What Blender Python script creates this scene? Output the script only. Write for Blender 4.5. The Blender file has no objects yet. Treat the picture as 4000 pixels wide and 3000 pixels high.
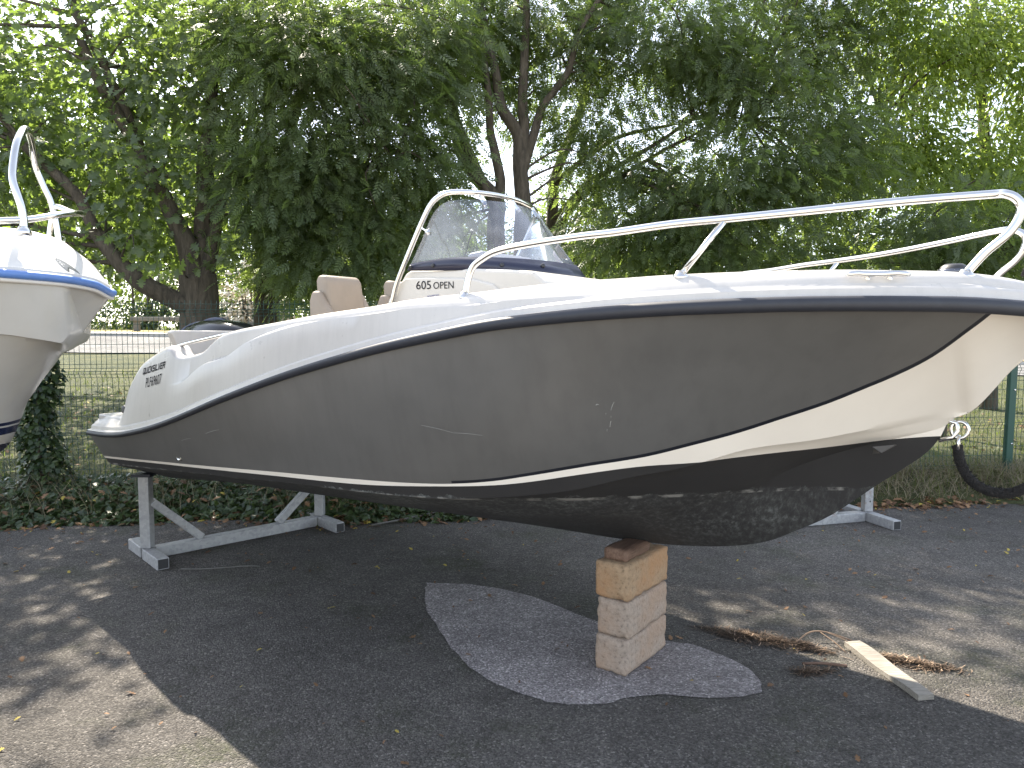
import bpy, bmesh, math, random
import numpy as np
from mathutils import Vector, Matrix, Quaternion, noise as mnoise

random.seed(7)
RNG = np.random.default_rng(11)
R = math.radians
scene = bpy.context.scene

# ------------------------------------------------------------------ camera
cam_d = bpy.data.cameras.new('camera')
cam_d.sensor_width = 36.0
cam_d.lens = 25.0
cam_d.clip_start = 0.05
cam_d.clip_end = 2000
cam = bpy.data.objects.new('camera', cam_d)
scene.collection.objects.link(cam)
cam.location = (0, 0, 1.70)
cam.rotation_euler = (R(90 - 3.9), 0, 0)
scene.camera = cam

# ------------------------------------------------------------------ world, sun, exposure
TO_SUN = Vector((-0.42, 0.86, 1.0)).normalized()
world = bpy.data.worlds.new('World')
scene.world = world
world.use_nodes = True
wn = world.node_tree
bg = wn.nodes['Background']
sky = wn.nodes.new('ShaderNodeTexSky')
sky.sky_type = 'NISHITA'
sky.sun_disc = False
sky.sun_elevation = math.asin(TO_SUN.z)
sky.sun_rotation = math.atan2(TO_SUN.x, TO_SUN.y)
sky.air_density = 0.9
sky.dust_density = 0.8
sky.ozone_density = 1.0
hs = wn.nodes.new('ShaderNodeHueSaturation')
hs.inputs['Saturation'].default_value = 0.52
wn.links.new(sky.outputs[0], hs.inputs['Color'])
wn.links.new(hs.outputs[0], bg.inputs[0])
bg.inputs[1].default_value = 0.15
sun_d = bpy.data.lights.new('sun', 'SUN')
sun_d.energy = 4.3
sun_d.angle = R(0.53)
sun_d.color = (1.0, 0.91, 0.77)
sun = bpy.data.objects.new('sun', sun_d)
scene.collection.objects.link(sun)
sun.location = TO_SUN * 30
sun.rotation_euler = (-TO_SUN).to_track_quat('-Z', 'Y').to_euler()
scene.view_settings.view_transform = 'Standard'
scene.view_settings.look = 'None'
scene.view_settings.gamma = 1.0
scene.view_settings.exposure = 1.85
scene.view_settings.use_curve_mapping = False
scene.cycles.max_bounces = 10
scene.cycles.transparent_max_bounces = 24
scene.cycles.sample_clamp_indirect = 8.0

# ------------------------------------------------------------------ helpers
COL = scene.collection


def pchip(xs, ys):
    xs = np.array(xs, float); ys = np.array(ys, float)
    h = np.diff(xs); dl = np.diff(ys) / h; m = np.zeros(len(xs))
    for i in range(1, len(xs) - 1):
        if dl[i - 1] * dl[i] > 0:
            w1 = 2 * h[i] + h[i - 1]; w2 = h[i] + 2 * h[i - 1]
            m[i] = (w1 + w2) / (w1 / dl[i - 1] + w2 / dl[i])
    m[0] = dl[0]; m[-1] = dl[-1]

    def f(x):
        x = np.asarray(x, float)
        i = np.clip(np.searchsorted(xs, x) - 1, 0, len(xs) - 2)
        t = (x - xs[i]) / h[i]
        r = (1 + 2 * t) * (1 - t) ** 2 * ys[i] + t * (1 - t) ** 2 * h[i] * m[i] + t * t * (3 - 2 * t) * ys[i + 1] + t * t * (t - 1) * h[i] * m[i + 1]
        r = np.where(x < xs[0], ys[0] + m[0] * (x - xs[0]), r)
        return np.where(x > xs[-1], ys[-1] + m[-1] * (x - xs[-1]), r)
    return f


def tag(o, label=None, cat=None, group=None, kind=None):
    if label: o['label'] = label
    if cat: o['category'] = cat
    if group: o['group'] = group
    if kind: o['kind'] = kind
    return o


def empty(name, loc=(0, 0, 0), rz=0.0):
    o = bpy.data.objects.new(name, None)
    COL.objects.link(o)
    o.location = loc
    o.rotation_euler = (0, 0, rz)
    o.empty_display_size = 0.1
    return o


def link_mesh(name, me, mats, parent=None, smooth=False):
    for m in (mats if isinstance(mats, (list, tuple)) else [mats]):
        me.materials.append(m)
    if smooth:
        me.polygons.foreach_set('use_smooth', np.ones(len(me.polygons), bool))
    o = bpy.data.objects.new(name, me)
    COL.objects.link(o)
    if parent is not None:
        o.parent = parent
    return o


def mesh_obj(name, verts, faces, mats, parent=None, smooth=False, midx=None):
    me = bpy.data.meshes.new(name)
    me.from_pydata([tuple(map(float, v)) for v in verts], [], faces)
    if midx is not None:
        me.polygons.foreach_set('material_index', np.array(midx, np.int32))
    me.update()
    return link_mesh(name, me, mats, parent, smooth)


def raw_mesh(name, V, F, mats, parent=None, tint=None, smooth=False):
    V = np.ascontiguousarray(V, np.float32); F = np.ascontiguousarray(F, np.int32)
    me = bpy.data.meshes.new(name)
    me.vertices.add(len(V)); me.vertices.foreach_set('co', V.ravel())
    me.loops.add(F.size); me.loops.foreach_set('vertex_index', F.ravel())
    me.polygons.add(len(F)); me.polygons.foreach_set('loop_start', np.arange(len(F), dtype=np.int32) * F.shape[1])
    me.update(calc_edges=True)
    if tint is not None:
        a = me.attributes.new('tint', 'FLOAT', 'POINT')
        a.data.foreach_set('value', np.ascontiguousarray(tint, np.float32))
    return link_mesh(name, me, mats, parent, smooth)


class MB:
    """collects simple solids, then links them as one mesh object"""
    def __init__(self):
        self.v = []; self.f = []

    def add(self, v, f):
        o = len(self.v)
        self.v += [tuple(map(float, p)) for p in v]
        self.f += [tuple(i + o for i in q) for q in f]

    def box(self, lo, hi):
        x0, y0, z0 = lo; x1, y1, z1 = hi
        self.add([(x0, y0, z0), (x1, y0, z0), (x1, y1, z0), (x0, y1, z0), (x0, y0, z1), (x1, y0, z1), (x1, y1, z1), (x0, y1, z1)],
                 [(3, 2, 1, 0), (4, 5, 6, 7), (0, 1, 5, 4), (1, 2, 6, 5), (2, 3, 7, 6), (3, 0, 4, 7)])

    def bar(self, a, b, w, h=None, up=(0, 0, 1)):
        h = h or w
        a = Vector(a); b = Vector(b); d = (b - a).normalized()
        u = Vector(up)
        if abs(d.dot(u)) > 0.98: u = Vector((1, 0, 0))
        s = d.cross(u).normalized(); t = s.cross(d).normalized()
        vs = []
        for p in (a, b):
            for i, j in ((-1, -1), (1, -1), (1, 1), (-1, 1)):
                vs.append(p + s * (i * w / 2) + t * (j * h / 2))
        self.add(vs, [(3, 2, 1, 0), (4, 5, 6, 7), (0, 1, 5, 4), (1, 2, 6, 5), (2, 3, 7, 6), (3, 0, 4, 7)])

    def tube(self, pts, r, sides=8, caps=True):
        pts = [Vector(p) for p in pts]
        n = len(pts)
        rr = r if isinstance(r, (list, tuple, np.ndarray)) else [r] * n
        tang = []
        for i in range(n):
            a = pts[max(i - 1, 0)]; b = pts[min(i + 1, n - 1)]
            tang.append((b - a).normalized())
        u = Vector((0, 0, 1))
        if abs(tang[0].dot(u)) > 0.9: u = Vector((1, 0, 0))
        s = tang[0].cross(u).normalized()
        vs = []
        for i in range(n):
            s = (s - tang[i] * s.dot(tang[i])).normalized()
            t = tang[i].cross(s)
            for k in range(sides):
                a = 2 * math.pi * k / sides
                vs.append(pts[i] + (s * math.cos(a) + t * math.sin(a)) * float(rr[i]))
        fs = []
        for i in range(n - 1):
            for k in range(sides):
                k2 = (k + 1) % sides
                fs.append((i * sides + k, i * sides + k2, (i + 1) * sides + k2, (i + 1) * sides + k))
        if caps:
            fs.append(tuple(reversed(range(sides))))
            fs.append(tuple((n - 1) * sides + k for k in range(sides)))
        self.add(vs, fs)

    def lathe(self, c, axis, prof, sides=16):
        c = Vector(c); ax = Vector(axis).normalized()
        u = Vector((0, 0, 1)) if abs(ax.z) < 0.9 else Vector((1, 0, 0))
        s = ax.cross(u).normalized(); t = ax.cross(s)
        vs = []
        for h, r in prof:
            for k in range(sides):
                a = 2 * math.pi * k / sides
                vs.append(c + ax * h + (s * math.cos(a) + t * math.sin(a)) * r)
        fs = []
        for i in range(len(prof) - 1):
            for k in range(sides):
                k2 = (k + 1) % sides
                fs.append((i * sides + k, (i + 1) * sides + k, (i + 1) * sides + k2, i * sides + k2))
        fs.append(tuple(range(sides)))
        fs.append(tuple((len(prof) - 1) * sides + k for k in reversed(range(sides))))
        self.add(vs, fs)

    def build(self, name, mats, parent=None, smooth=False):
        return mesh_obj(name, self.v, self.f, mats, parent, smooth)


def smooth_path(pts, n=6):
    """Catmull-Rom resample"""
    P = [np.array(p, float) for p in pts]
    P = [2 * P[0] - P[1]] + P + [2 * P[-1] - P[-2]]
    out = []
    for i in range(1, len(P) - 2):
        p0, p1, p2, p3 = P[i - 1:i + 3]
        for k in range(n):
            t = k / n
            out.append(0.5 * ((2 * p1) + (-p0 + p2) * t + (2 * p0 - 5 * p1 + 4 * p2 - p3) * t * t + (-p0 + 3 * p1 - 3 * p2 + p3) * t ** 3))
    out.append(P[-2])
    return out


def soften(o, w=0.01, seg=2, angle=35):
    m = o.modifiers.new('bevel', 'BEVEL')
    m.width = w; m.segments = seg; m.limit_method = 'ANGLE'; m.angle_limit = R(angle)
    return o


def loft(name, rows, mats, parent=None, smooth=True, close=False):
    n = len(rows); k = len(rows[0])
    V = [p for r in rows for p in r]
    F = []
    for i in range(n - 1):
        for j in range(k if close else k - 1):
            j2 = (j + 1) % k
            F.append((i * k + j, i * k + j2, (i + 1) * k + j2, (i + 1) * k + j))
    return mesh_obj(name, V, F, mats, parent, smooth)


SM = lambda t: np.clip(t, 0, 1) ** 2 * (3 - 2 * np.clip(t, 0, 1))


# ------------------------------------------------------------------ materials
class NT:
    def __init__(self, name):
        self.m = bpy.data.materials.new(name)
        self.m.use_nodes = True
        self.t = self.m.node_tree
        self.p = self.t.nodes['Principled BSDF']
        self.out = self.t.nodes['Material Output']

    def n(self, typ, **kw):
        nd = self.t.nodes.new(typ)
        for k, v in kw.items():
            if k.startswith('i_'):
                nd.inputs[int(k[2:])].default_value = v
            else:
                setattr(nd, k, v)
        return nd

    def l(self, a, b):
        self.t.links.new(a, b)

    def coord(self, kind='Object'):
        if not hasattr(self, '_tc'): self._tc = self.n('ShaderNodeTexCoord')
        return self._tc.outputs[kind]

    def noise(self, scale, detail=4, rough=0.55, vec=None, dist=0.0):
        nd = self.n('ShaderNodeTexNoise')
        nd.inputs['Scale'].default_value = scale
        nd.inputs['Detail'].default_value = detail
        nd.inputs['Roughness'].default_value = rough
        nd.inputs['Distortion'].default_value = dist
        self.l(vec if vec is not None else self.coord(), nd.inputs['Vector'])
        return nd.outputs['Fac']

    def stretch(self, s, vec=None):
        mp = self.n('ShaderNodeMapping')
        mp.inputs['Scale'].default_value = s
        self.l(vec if vec is not None else self.coord(), mp.inputs['Vector'])
        return mp.outputs[0]

    def ramp(self, fac, stops):
        r = self.n('ShaderNodeValToRGB')
        e = r.color_ramp.elements
        while len(e) < len(stops): e.new(0.5)
        for i, (p, c) in enumerate(stops):
            e[i].position = p
            e[i].color = (c[0], c[1], c[2], 1) if isinstance(c, (tuple, list)) else (c, c, c, 1)
        self.l(fac, r.inputs[0])
        return r.outputs[0]

    def mix(self, fac, a, b, mode='MIX'):
        nd = self.n('ShaderNodeMix')
        nd.data_type = 'RGBA'; nd.blend_type = mode
        for s, v in ((nd.inputs[0], fac), (nd.inputs[6], a), (nd.inputs[7], b)):
            if hasattr(v, 'is_output') or isinstance(v, bpy.types.NodeSocket): self.l(v, s)
            elif isinstance(v, (int, float)): s.default_value = v
            else: s.default_value = (v[0], v[1], v[2], 1)
        return nd.outputs[2]

    def math(self, op, a, b=0.0, clamp=False):
        nd = self.n('ShaderNodeMath'); nd.operation = op; nd.use_clamp = clamp
        for s, v in ((nd.inputs[0], a), (nd.inputs[1], b)):
            if isinstance(v, bpy.types.NodeSocket): self.l(v, s)
            else: s.default_value = v
        return nd.outputs[0]

    def attr(self, name):
        nd = self.n('ShaderNodeAttribute'); nd.attribute_name = name
        return nd.outputs['Fac']

    def bump(self, h, strength=0.3, dist=0.01):
        b = self.n('ShaderNodeBump')
        b.inputs['Strength'].default_value = strength
        b.inputs['Distance'].default_value = dist
        self.l(h, b.inputs['Height'])
        self.l(b.outputs[0], self.p.inputs['Normal'])

    def base(self, c):
        if isinstance(c, bpy.types.NodeSocket): self.l(c, self.p.inputs['Base Color'])
        else: self.p.inputs['Base Color'].default_value = (c[0], c[1], c[2], 1)

    def set(self, **kw):
        for k, v in kw.items():
            s = self.p.inputs[k.replace('_', ' ')]
            if isinstance(v, bpy.types.NodeSocket): self.l(v, s)
            else: s.default_value = v


def simple(name, col, rough=0.5, metal=0.0, var=0.0, scale=8.0, bump=0.0, bscale=60.0, spec=0.5):
    M = NT(name)
    if var > 0:
        f = M.noise(scale, 5)
        a = tuple(c * (1 - var) for c in col); b = tuple(min(1, c * (1 + var)) for c in col)
        M.base(M.mix(f, a, b))
    else:
        M.base(col)
    M.set(Roughness=rough, Metallic=metal)
    M.p.inputs['Specular IOR Level'].default_value = spec
    if bump > 0: M.bump(M.noise(bscale, 4), bump)
    return M.m


def gelcoat(name, col, dirt=0.12, rough=0.28):
    M = NT(name)
    f = M.ramp(M.noise(1.7, 6, 0.6), [(0.35, 1.0), (0.75, 1 - dirt)])
    st = M.ramp(M.noise(9.0, 4, 0.6, M.stretch((3, 3, 0.35))), [(0.45, 1.0), (0.8, 1 - dirt * 0.7)])
    sp = M.ramp(M.noise(160, 2), [(0.69, 1.0), (0.76, 0.8)])
    c = M.mix(1.0, M.mix(1.0, M.mix(1.0, col, f, 'MULTIPLY'), st, 'MULTIPLY'), sp, 'MULTIPLY')
    M.base(c)
    M.set(Roughness=M.math('ADD', M.math('MULTIPLY', M.noise(5, 4), 0.22), rough - 0.08))
    M.bump(M.noise(2.2, 2), 0.05, 0.02)
    return M.m


m_white = gelcoat('white_gelcoat', (0.53, 0.505, 0.475))
m_cream = gelcoat('cream_gelcoat', (0.63, 0.585, 0.52), 0.06)
m_steel = simple('polished_steel', (0.68, 0.67, 0.65), 0.13, 1.0, 0.06, 30)
m_rubber = simple('black_rubber', (0.020, 0.022, 0.030), 0.55, 0, 0.25, 20)
m_navy = simple('navy_band', (0.020, 0.022, 0.045), 0.3)
m_print = simple('dark_print', (0.02, 0.02, 0.025), 0.8, spec=0.1)
m_blueprint = simple('blue_print', (0.05, 0.07, 0.25), 0.5)
m_vinyl = simple('beige_vinyl', (0.29, 0.235, 0.18), 0.6, 0, 0.10, 14, 0.15, 300)
m_cowl = simple('black_cowling', (0.012, 0.012, 0.014), 0.16)
m_cowlgrey = simple('grey_cowling_stripe', (0.10, 0.11, 0.14), 0.25, 0.5)
m_plastic = simple('dark_plastic', (0.03, 0.03, 0.032), 0.45)
m_inner = simple('inner_moulding', (0.62, 0.60, 0.56), 0.5, 0, 0.08, 3)
m_blue = simple('blue_rubbing_strake', (0.10, 0.20, 0.47), 0.4, 0, 0.15, 12)
m_badge = simple('grey_badge', (0.20, 0.20, 0.20), 0.3, 0.7)
m_badgeprint = simple('badge_print', (0.62, 0.62, 0.60), 0.4)


def glass_mat():
    M = NT('tinted_glass')
    t = M.t
    t.nodes.remove(M.p)
    tr = M.n('ShaderNodeBsdfTransparent'); tr.inputs[0].default_value = (0.54, 0.59, 0.70, 1)
    gl = M.n('ShaderNodeBsdfGlossy'); gl.inputs[0].default_value = (1, 1, 1, 1); gl.inputs[1].default_value = 0.03
    df = M.n('ShaderNodeBsdfDiffuse'); df.inputs[0].default_value = (0.70, 0.76, 0.90, 1)
    tl = M.n('ShaderNodeBsdfTranslucent'); tl.inputs[0].default_value = (0.70, 0.76, 0.90, 1)
    fr = M.n('ShaderNodeFresnel'); fr.inputs[0].default_value = 1.5
    ds = M.n('ShaderNodeMixShader'); ds.inputs[0].default_value = 0.5
    t.links.new(df.outputs[0], ds.inputs[1]); t.links.new(tl.outputs[0], ds.inputs[2])
    haze = M.math('MULTIPLY', M.ramp(M.noise(3.0, 6, 0.65), [(0.3, 0.08), (0.7, 0.26)]), 1.0)  # patchy pale blue haze colour mixed over the tint
    a = M.n('ShaderNodeMixShader'); t.links.new(haze, a.inputs[0]); t.links.new(tr.outputs[0], a.inputs[1]); t.links.new(ds.outputs[0], a.inputs[2])
    b = M.n('ShaderNodeMixShader'); t.links.new(fr.outputs[0], b.inputs[0]); t.links.new(a.outputs[0], b.inputs[1]); t.links.new(gl.outputs[0], b.inputs[2])
    t.links.new(b.outputs[0], M.out.inputs[0])
    return M.m


m_glass = glass_mat()


def galv_mat():
    M = NT('galvanised_steel')
    v = M.n('ShaderNodeTexVoronoi'); v.inputs['Scale'].default_value = 45
    M.l(M.coord(), v.inputs['Vector'])
    f = M.mix(0.5, v.outputs['Color'], M.noise(6, 5))
    g = M.ramp(M.math('MULTIPLY', f, 1.0), [(0.2, (0.30, 0.30, 0.31)), (0.8, (0.46, 0.455, 0.45))])
    rust = M.ramp(M.noise(5, 6, 0.7), [(0.62, 0.0), (0.72, 0.55)])
    M.base(M.mix(rust, g, (0.22, 0.14, 0.09)))
    M.set(Roughness=0.55, Metallic=0.35)
    M.bump(M.noise(70, 4), 0.15)
    return M.m


m_galv = galv_mat()


def hull_mat():
    M = NT('painted_hull')
    dW = M.attr('dW'); dD = M.attr('dD'); dS = M.attr('dS')
    isW = M.math('GREATER_THAN', dW, 0.0)
    isD = M.math('GREATER_THAN', dD, 0.0)
    isD2 = M.math('GREATER_THAN', dD, M.attr('dB'))
    white = M.mix(M.ramp(M.noise(2.0, 5), [(0.4, 0.0), (0.8, 1.0)]), (0.80, 0.74, 0.655), (0.73, 0.67, 0.59))
    gn = M.noise(1.1, 6, 0.6)
    grey = M.mix(M.ramp(gn, [(0.35, 0.0), (0.7, 1.0)]), (0.155, 0.151, 0.144), (0.180, 0.175, 0.167))
    cl = M.ramp(M.noise(0.8, 4, 0.55, M.stretch((0.7, 1, 1.4))), [(0.3, 0.80), (0.7, 1.16)])
    ws_ = M.ramp(M.noise(13, 4, 0.6, M.stretch((1, 1, 0.10))), [(0.45, 1.0), (0.75, 0.90)])
    grey = M.mix(1.0, M.mix(1.0, grey, cl, 'MULTIPLY'), ws_, 'MULTIPLY')
    # fine pale scratches
    sc = M.noise(2.4, 5, 0.6, M.stretch((0.6, 1, 3.2)), 1.2)
    scm = M.ramp(M.math('ABSOLUTE', M.math('SUBTRACT', sc, 0.62)), [(0.0, 0.5), (0.0022, 0.0)])
    grey = M.mix(M.math('MULTIPLY', scm, M.ramp(M.noise(0.9, 2), [(0.52, 0.0), (0.6, 0.6)])), grey, (0.2, 0.195, 0.185))
    grey = M.mix(isD2, (0.018, 0.020, 0.027), grey)
    top = M.mix(isD, white, grey)
    black = M.mix(M.noise(3.5, 5), (0.013, 0.012, 0.012), (0.026, 0.024, 0.023))
    und = M.math('LESS_THAN', M.math('ADD', dS, M.math('MULTIPLY', M.math('SUBTRACT', M.noise(9, 6, 0.7, M.stretch((1.5, 1.5, .4))), 0.5), 0.09)), 0.0)
    streak = M.noise(17, 7, 0.75, M.stretch((2.4, 2.4, 0.22)))
    patch = M.noise(1.6, 4, 0.6)
    scum = M.ramp(M.math('MULTIPLY', streak, M.math('ADD', patch, 0.5)), [(0.40, (0.024, 0.023, 0.023)), (0.52, (0.048, 0.048, 0.046)), (0.62, (0.10, 0.105, 0.10)), (0.75, (0.17, 0.18, 0.175))])
    line = M.math('MULTIPLY', M.math('LESS_THAN', M.math('ABSOLUTE', M.math('ADD', dS, 0.012)), 0.008), M.ramp(M.noise(11, 4), [(0.5, 0.0), (0.62, 0.8)]))
    deep = M.ramp(M.math('MULTIPLY', dS, -1.0), [(0.12, 1.0), (0.30, 0.35)])
    low = M.mix(M.math('MULTIPLY', und, deep), black, scum)
    low = M.mix(line, low, (0.26, 0.25, 0.23))
    M.base(M.mix(isW, low, top))
    M.set(Metallic=M.math('MULTIPLY', M.math('MULTIPLY', isW, isD), 0.35))
    M.set(Roughness=M.math('ADD', M.math('MULTIPLY', isW, -0.42), M.math('ADD', 0.72, M.math('MULTIPLY', M.noise(4, 4), 0.12))))
    M.bump(M.math('ADD', M.math('MULTIPLY', M.noise(1.5, 2), 1.0), M.math('MULTIPLY', M.math('MULTIPLY', streak, 0.03), M.math('SUBTRACT', 1.0, isW))), 0.06, 0.03)
    return M.m


m_hull = hull_mat()


def asphalt_mat(name, light=1.0, hue=(1, 1, 1)):
    M = NT(name)
    v = M.n('ShaderNodeTexVoronoi'); v.inputs['Scale'].default_value = 125
    M.l(M.coord(), v.inputs['Vector'])
    v2 = M.n('ShaderNodeTexVoronoi'); v2.inputs['Scale'].default_value = 210
    M.l(M.coord(), v2.inputs['Vector'])
    sep = M.n('ShaderNodeSeparateColor'); M.l(v.outputs['Color'], sep.inputs[0])
    g = M.ramp(sep.outputs[0], [(0.0, 0.045), (0.55, 0.080), (0.92, 0.115), (1.0, 0.19)])
    big = M.ramp(M.noise(0.55, 6, 0.6), [(0.3, 0.68), (0.7, 1.22)])
    c = M.mix(1.0, g, big, 'MULTIPLY')
    med = M.ramp(M.noise(6, 5, 0.6), [(0.3, 0.8), (0.75, 1.15)])
    c = M.mix(1.0, c, med, 'MULTIPLY')
    c = M.mix(1.0, c, (light * hue[0], light * hue[1], light * hue[2]), 'MULTIPLY')
    if light < 1.6:
        moss = M.math('MULTIPLY', M.ramp(M.noise(1.3, 6, 0.65), [(0.52, 0.0), (0.70, 0.55)]), M.ramp(M.noise(30, 4), [(0.4, 0.3), (0.6, 1.0)]))
        c = M.mix(moss, c, (0.045, 0.058, 0.018))
    M.base(c)
    M.set(Roughness=0.9)
    M.p.inputs['Specular IOR Level'].default_value = 0.25
    h = M.math('ADD', M.math('MULTIPLY', v.outputs['Distance'], -1.0), M.math('MULTIPLY', M.noise(60, 5), 0.6))
    M.bump(h, 0.9, 0.010)
    return M.m


m_asphalt = asphalt_mat('yard_asphalt', 1.36, (1.09, 1.0, 0.91))
m_drypatch = asphalt_mat('dry_asphalt', 3.7, (1.10, 1.0, 0.98))
m_road = asphalt_mat('road_asphalt', 2.6, (1.0, 0.98, 0.94))
m_kerb = simple('pale_kerb', (0.42, 0.40, 0.37), 0.8, 0, 0.15, 4, 0.2)


def lawn_mat():
    M = NT('rough_lawn')
    a = M.noise(1.2, 6, 0.65)
    b = M.noise(38, 5, 0.7)
    c1 = M.ramp(a, [(0.3, (0.032, 0.045, 0.014)), (0.5, (0.075, 0.085, 0.024)), (0.7, (0.125, 0.12, 0.040))])
    c2 = M.ramp(b, [(0.3, 0.45), (0.7, 1.4)])
    M.base(M.mix(1.0, c1, c2, 'MULTIPLY'))
    M.set(Roughness=0.95)
    M.bump(b, 1.0, 0.05)
    return M.m


m_lawn = lawn_mat()
m_soil = simple('bank_soil', (0.040, 0.034, 0.022), 0.95, 0, 0.4, 12, 0.8, 40)


def leaf_mat(name, dark, light, trans, back=0.45, rough=0.45, dead=None):
    M = NT(name)
    t = M.t
    tint = M.attr('tint')
    col = M.ramp(tint, [(0.0, dark), (0.9, light), (1.0, dead or light)])
    M.base(col)
    M.set(Roughness=rough)
    tl = M.n('ShaderNodeBsdfTranslucent')
    tc = M.mix(1.0, M.ramp(tint, [(0.0, tuple(x * 0.75 for x in trans)), (1.0, tuple(min(1, x * 1.25) for x in trans))]), (1, 1, 1), 'MULTIPLY')
    t.links.new(tc, tl.inputs[0])
    mx = M.n('ShaderNodeMixShader'); mx.inputs[0].default_value = back
    t.links.new(M.p.outputs[0], mx.inputs[1]); t.links.new(tl.outputs[0], mx.inputs[2])
    t.links.new(mx.outputs[0], M.out.inputs[0])
    return M.m


m_ash = leaf_mat('ash_leaf', (0.075, 0.105, 0.054), (0.115, 0.138, 0.070), (0.26, 0.36, 0.07), 0.5)
m_oak = leaf_mat('oak_leaf', (0.074, 0.104, 0.056), (0.112, 0.136, 0.070), (0.26, 0.37, 0.06), 0.5, 0.38)
m_bright = leaf_mat('willow_leaf', (0.080, 0.12, 0.028), (0.15, 0.19, 0.045), (0.40, 0.52, 0.09), 0.5, 0.30)
m_hedge = leaf_mat('hedge_leaf', (0.035, 0.055, 0.024), (0.07, 0.095, 0.036), (0.22, 0.30, 0.05), 0.42, 0.4)
m_yellowbush = leaf_mat('yellow_bush_leaf', (0.10, 0.12, 0.02), (0.20, 0.20, 0.04), (0.34, 0.36, 0.05), 0.45)
m_ivy = leaf_mat('ivy_leaf', (0.022, 0.042, 0.015), (0.070, 0.105, 0.034), (0.10, 0.15, 0.03), 0.25, 0.35)
m_plume = simple('pampas_plume', (0.55, 0.48, 0.36), 0.9, 0, 0.2, 10)
m_deadleaf = leaf_mat('dead_leaf', (0.075, 0.036, 0.018), (0.30, 0.17, 0.085), (0.25, 0.12, 0.04), 0.15, 0.7, (0.42, 0.33, 0.06))
m_drygrass = leaf_mat('dry_grass', (0.11, 0.09, 0.05), (0.34, 0.29, 0.19), (0.25, 0.2, 0.1), 0.2, 0.8)
m_greengrass = leaf_mat('green_grass', (0.045, 0.065, 0.016), (0.15, 0.16, 0.045), (0.2, 0.26, 0.05), 0.35, 0.6)
m_straw = leaf_mat('pine_straw', (0.13, 0.085, 0.055), (0.46, 0.33, 0.23), (0.1, 0.05, 0.02), 0.05, 0.8)


def bark_mat():
    M = NT('bark')
    s = M.noise(16, 7, 0.7, M.stretch((1, 1, 0.22)), 0.6)
    M.base(M.ramp(s, [(0.3, (0.035, 0.028, 0.020)), (0.6, (0.105, 0.085, 0.062)), (0.8, (0.16, 0.14, 0.105))]))
    M.set(Roughness=0.95)
    M.bump(s, 1.0, 0.03)
    return M.m


m_bark = bark_mat()
m_fence = simple('green_coated_wire', (0.018, 0.062, 0.050), 0.4, 0, 0.2, 8)
m_post = simple('green_post_paint', (0.016, 0.066, 0.046), 0.45, 0, 0.25, 6)


def block_mat(name, col, orange):
    M = NT(name)
    f = M.noise(55, 6, 0.7)
    c = M.ramp(f, [(0.28, tuple(x * 0.45 for x in col)), (0.45, col), (0.7, tuple(x * 1.25 for x in col))])
    st = M.ramp(M.noise(5.5, 4), [(0.42, 0.0), (0.7, orange)])
    c = M.mix(st, c, (0.42, 0.22, 0.10))
    v = M.n('ShaderNodeTexVoronoi'); v.inputs['Scale'].default_value = 120
    M.l(M.coord(), v.inputs['Vector'])
    pit = M.ramp(v.outputs['Distance'], [(0.06, 0.5), (0.2, 1.0)])
    M.base(M.mix(1.0, c, pit, 'MULTIPLY'))
    M.set(Roughness=0.95)
    M.bump(M.math('ADD', f, M.math('MULTIPLY', pit, 0.4)), 0.8, 0.012)
    return M.m


m_block_a = block_mat('concrete_pale', (0.36, 0.285, 0.225), 0.35)
m_block_b = block_mat('concrete_orange', (0.37, 0.255, 0.155), 0.85)


def wood_mat(name, a, b, scale=9):
    M = NT(name)
    g = M.noise(scale, 6, 0.65, M.stretch((1.0, 14, 14)), 0.7)
    M.base(M.mix(M.ramp(M.noise(3, 4), [(0.4, 0.0), (0.7, 0.35)]), M.ramp(g, [(0.3, a), (0.7, b)]), tuple(x * 0.5 for x in a)))
    M.set(Roughness=0.8)
    M.bump(g, 0.4, 0.01)
    return M.m


m_plank = wood_mat('weathered_plank', (0.19, 0.165, 0.135), (0.40, 0.37, 0.32))
m_oldwood = wood_mat('dark_packing_wood', (0.10, 0.055, 0.035), (0.26, 0.16, 0.11), 6)
m_railwood = wood_mat('grey_barrier_wood', (0.10, 0.095, 0.085), (0.2, 0.19, 0.175))
m_rope = simple('black_rope', (0.013, 0.012, 0.012), 0.95, 0, 0.4, 60, 1.0, 90)

# ------------------------------------------------------------------ setting
EDGE = lambda x: 6.55 + 0.085 * x + 0.14 * np.sin(x * 1.7 + 0.6) + 0.07 * np.sin(x * 4.1)   # where the asphalt stops
FENCE = lambda x: 7.39 + 0.086 * x
SM = lambda t: np.clip(t, 0, 1) ** 2 * (3 - 2 * np.clip(t, 0, 1))


def terrain(x, y):
    x = np.asarray(x, float); y = np.asarray(y, float)
    e = EDGE(x); f = FENCE(x)
    z = 0.17 * SM((y - e + 0.05) / 0.75)
    far = np.clip((y - f) / 12.5, 0, 1.55)
    z = z + far * (0.76 - 0.020 * x) + 0.035 * np.sin(x * 0.9 + y * 0.5) * SM((y - f) / 2)
    return z - 0.012 * (y < e)


def grid_sheet(name, xs, ys, zf, mat, smooth=True):
    X, Y = np.meshgrid(xs, ys); Z = zf(X, Y)
    V = np.stack([X.ravel(), Y.ravel(), Z.ravel()], 1)
    nx = len(xs); ny = len(ys)
    i = (np.arange(ny - 1)[:, None] * nx + np.arange(nx - 1)[None]).ravel()
    F = np.stack([i, i + 1, i + 1 + nx, i + nx], 1)
    return raw_mesh(name, V, F, mat, smooth=smooth)


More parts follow.
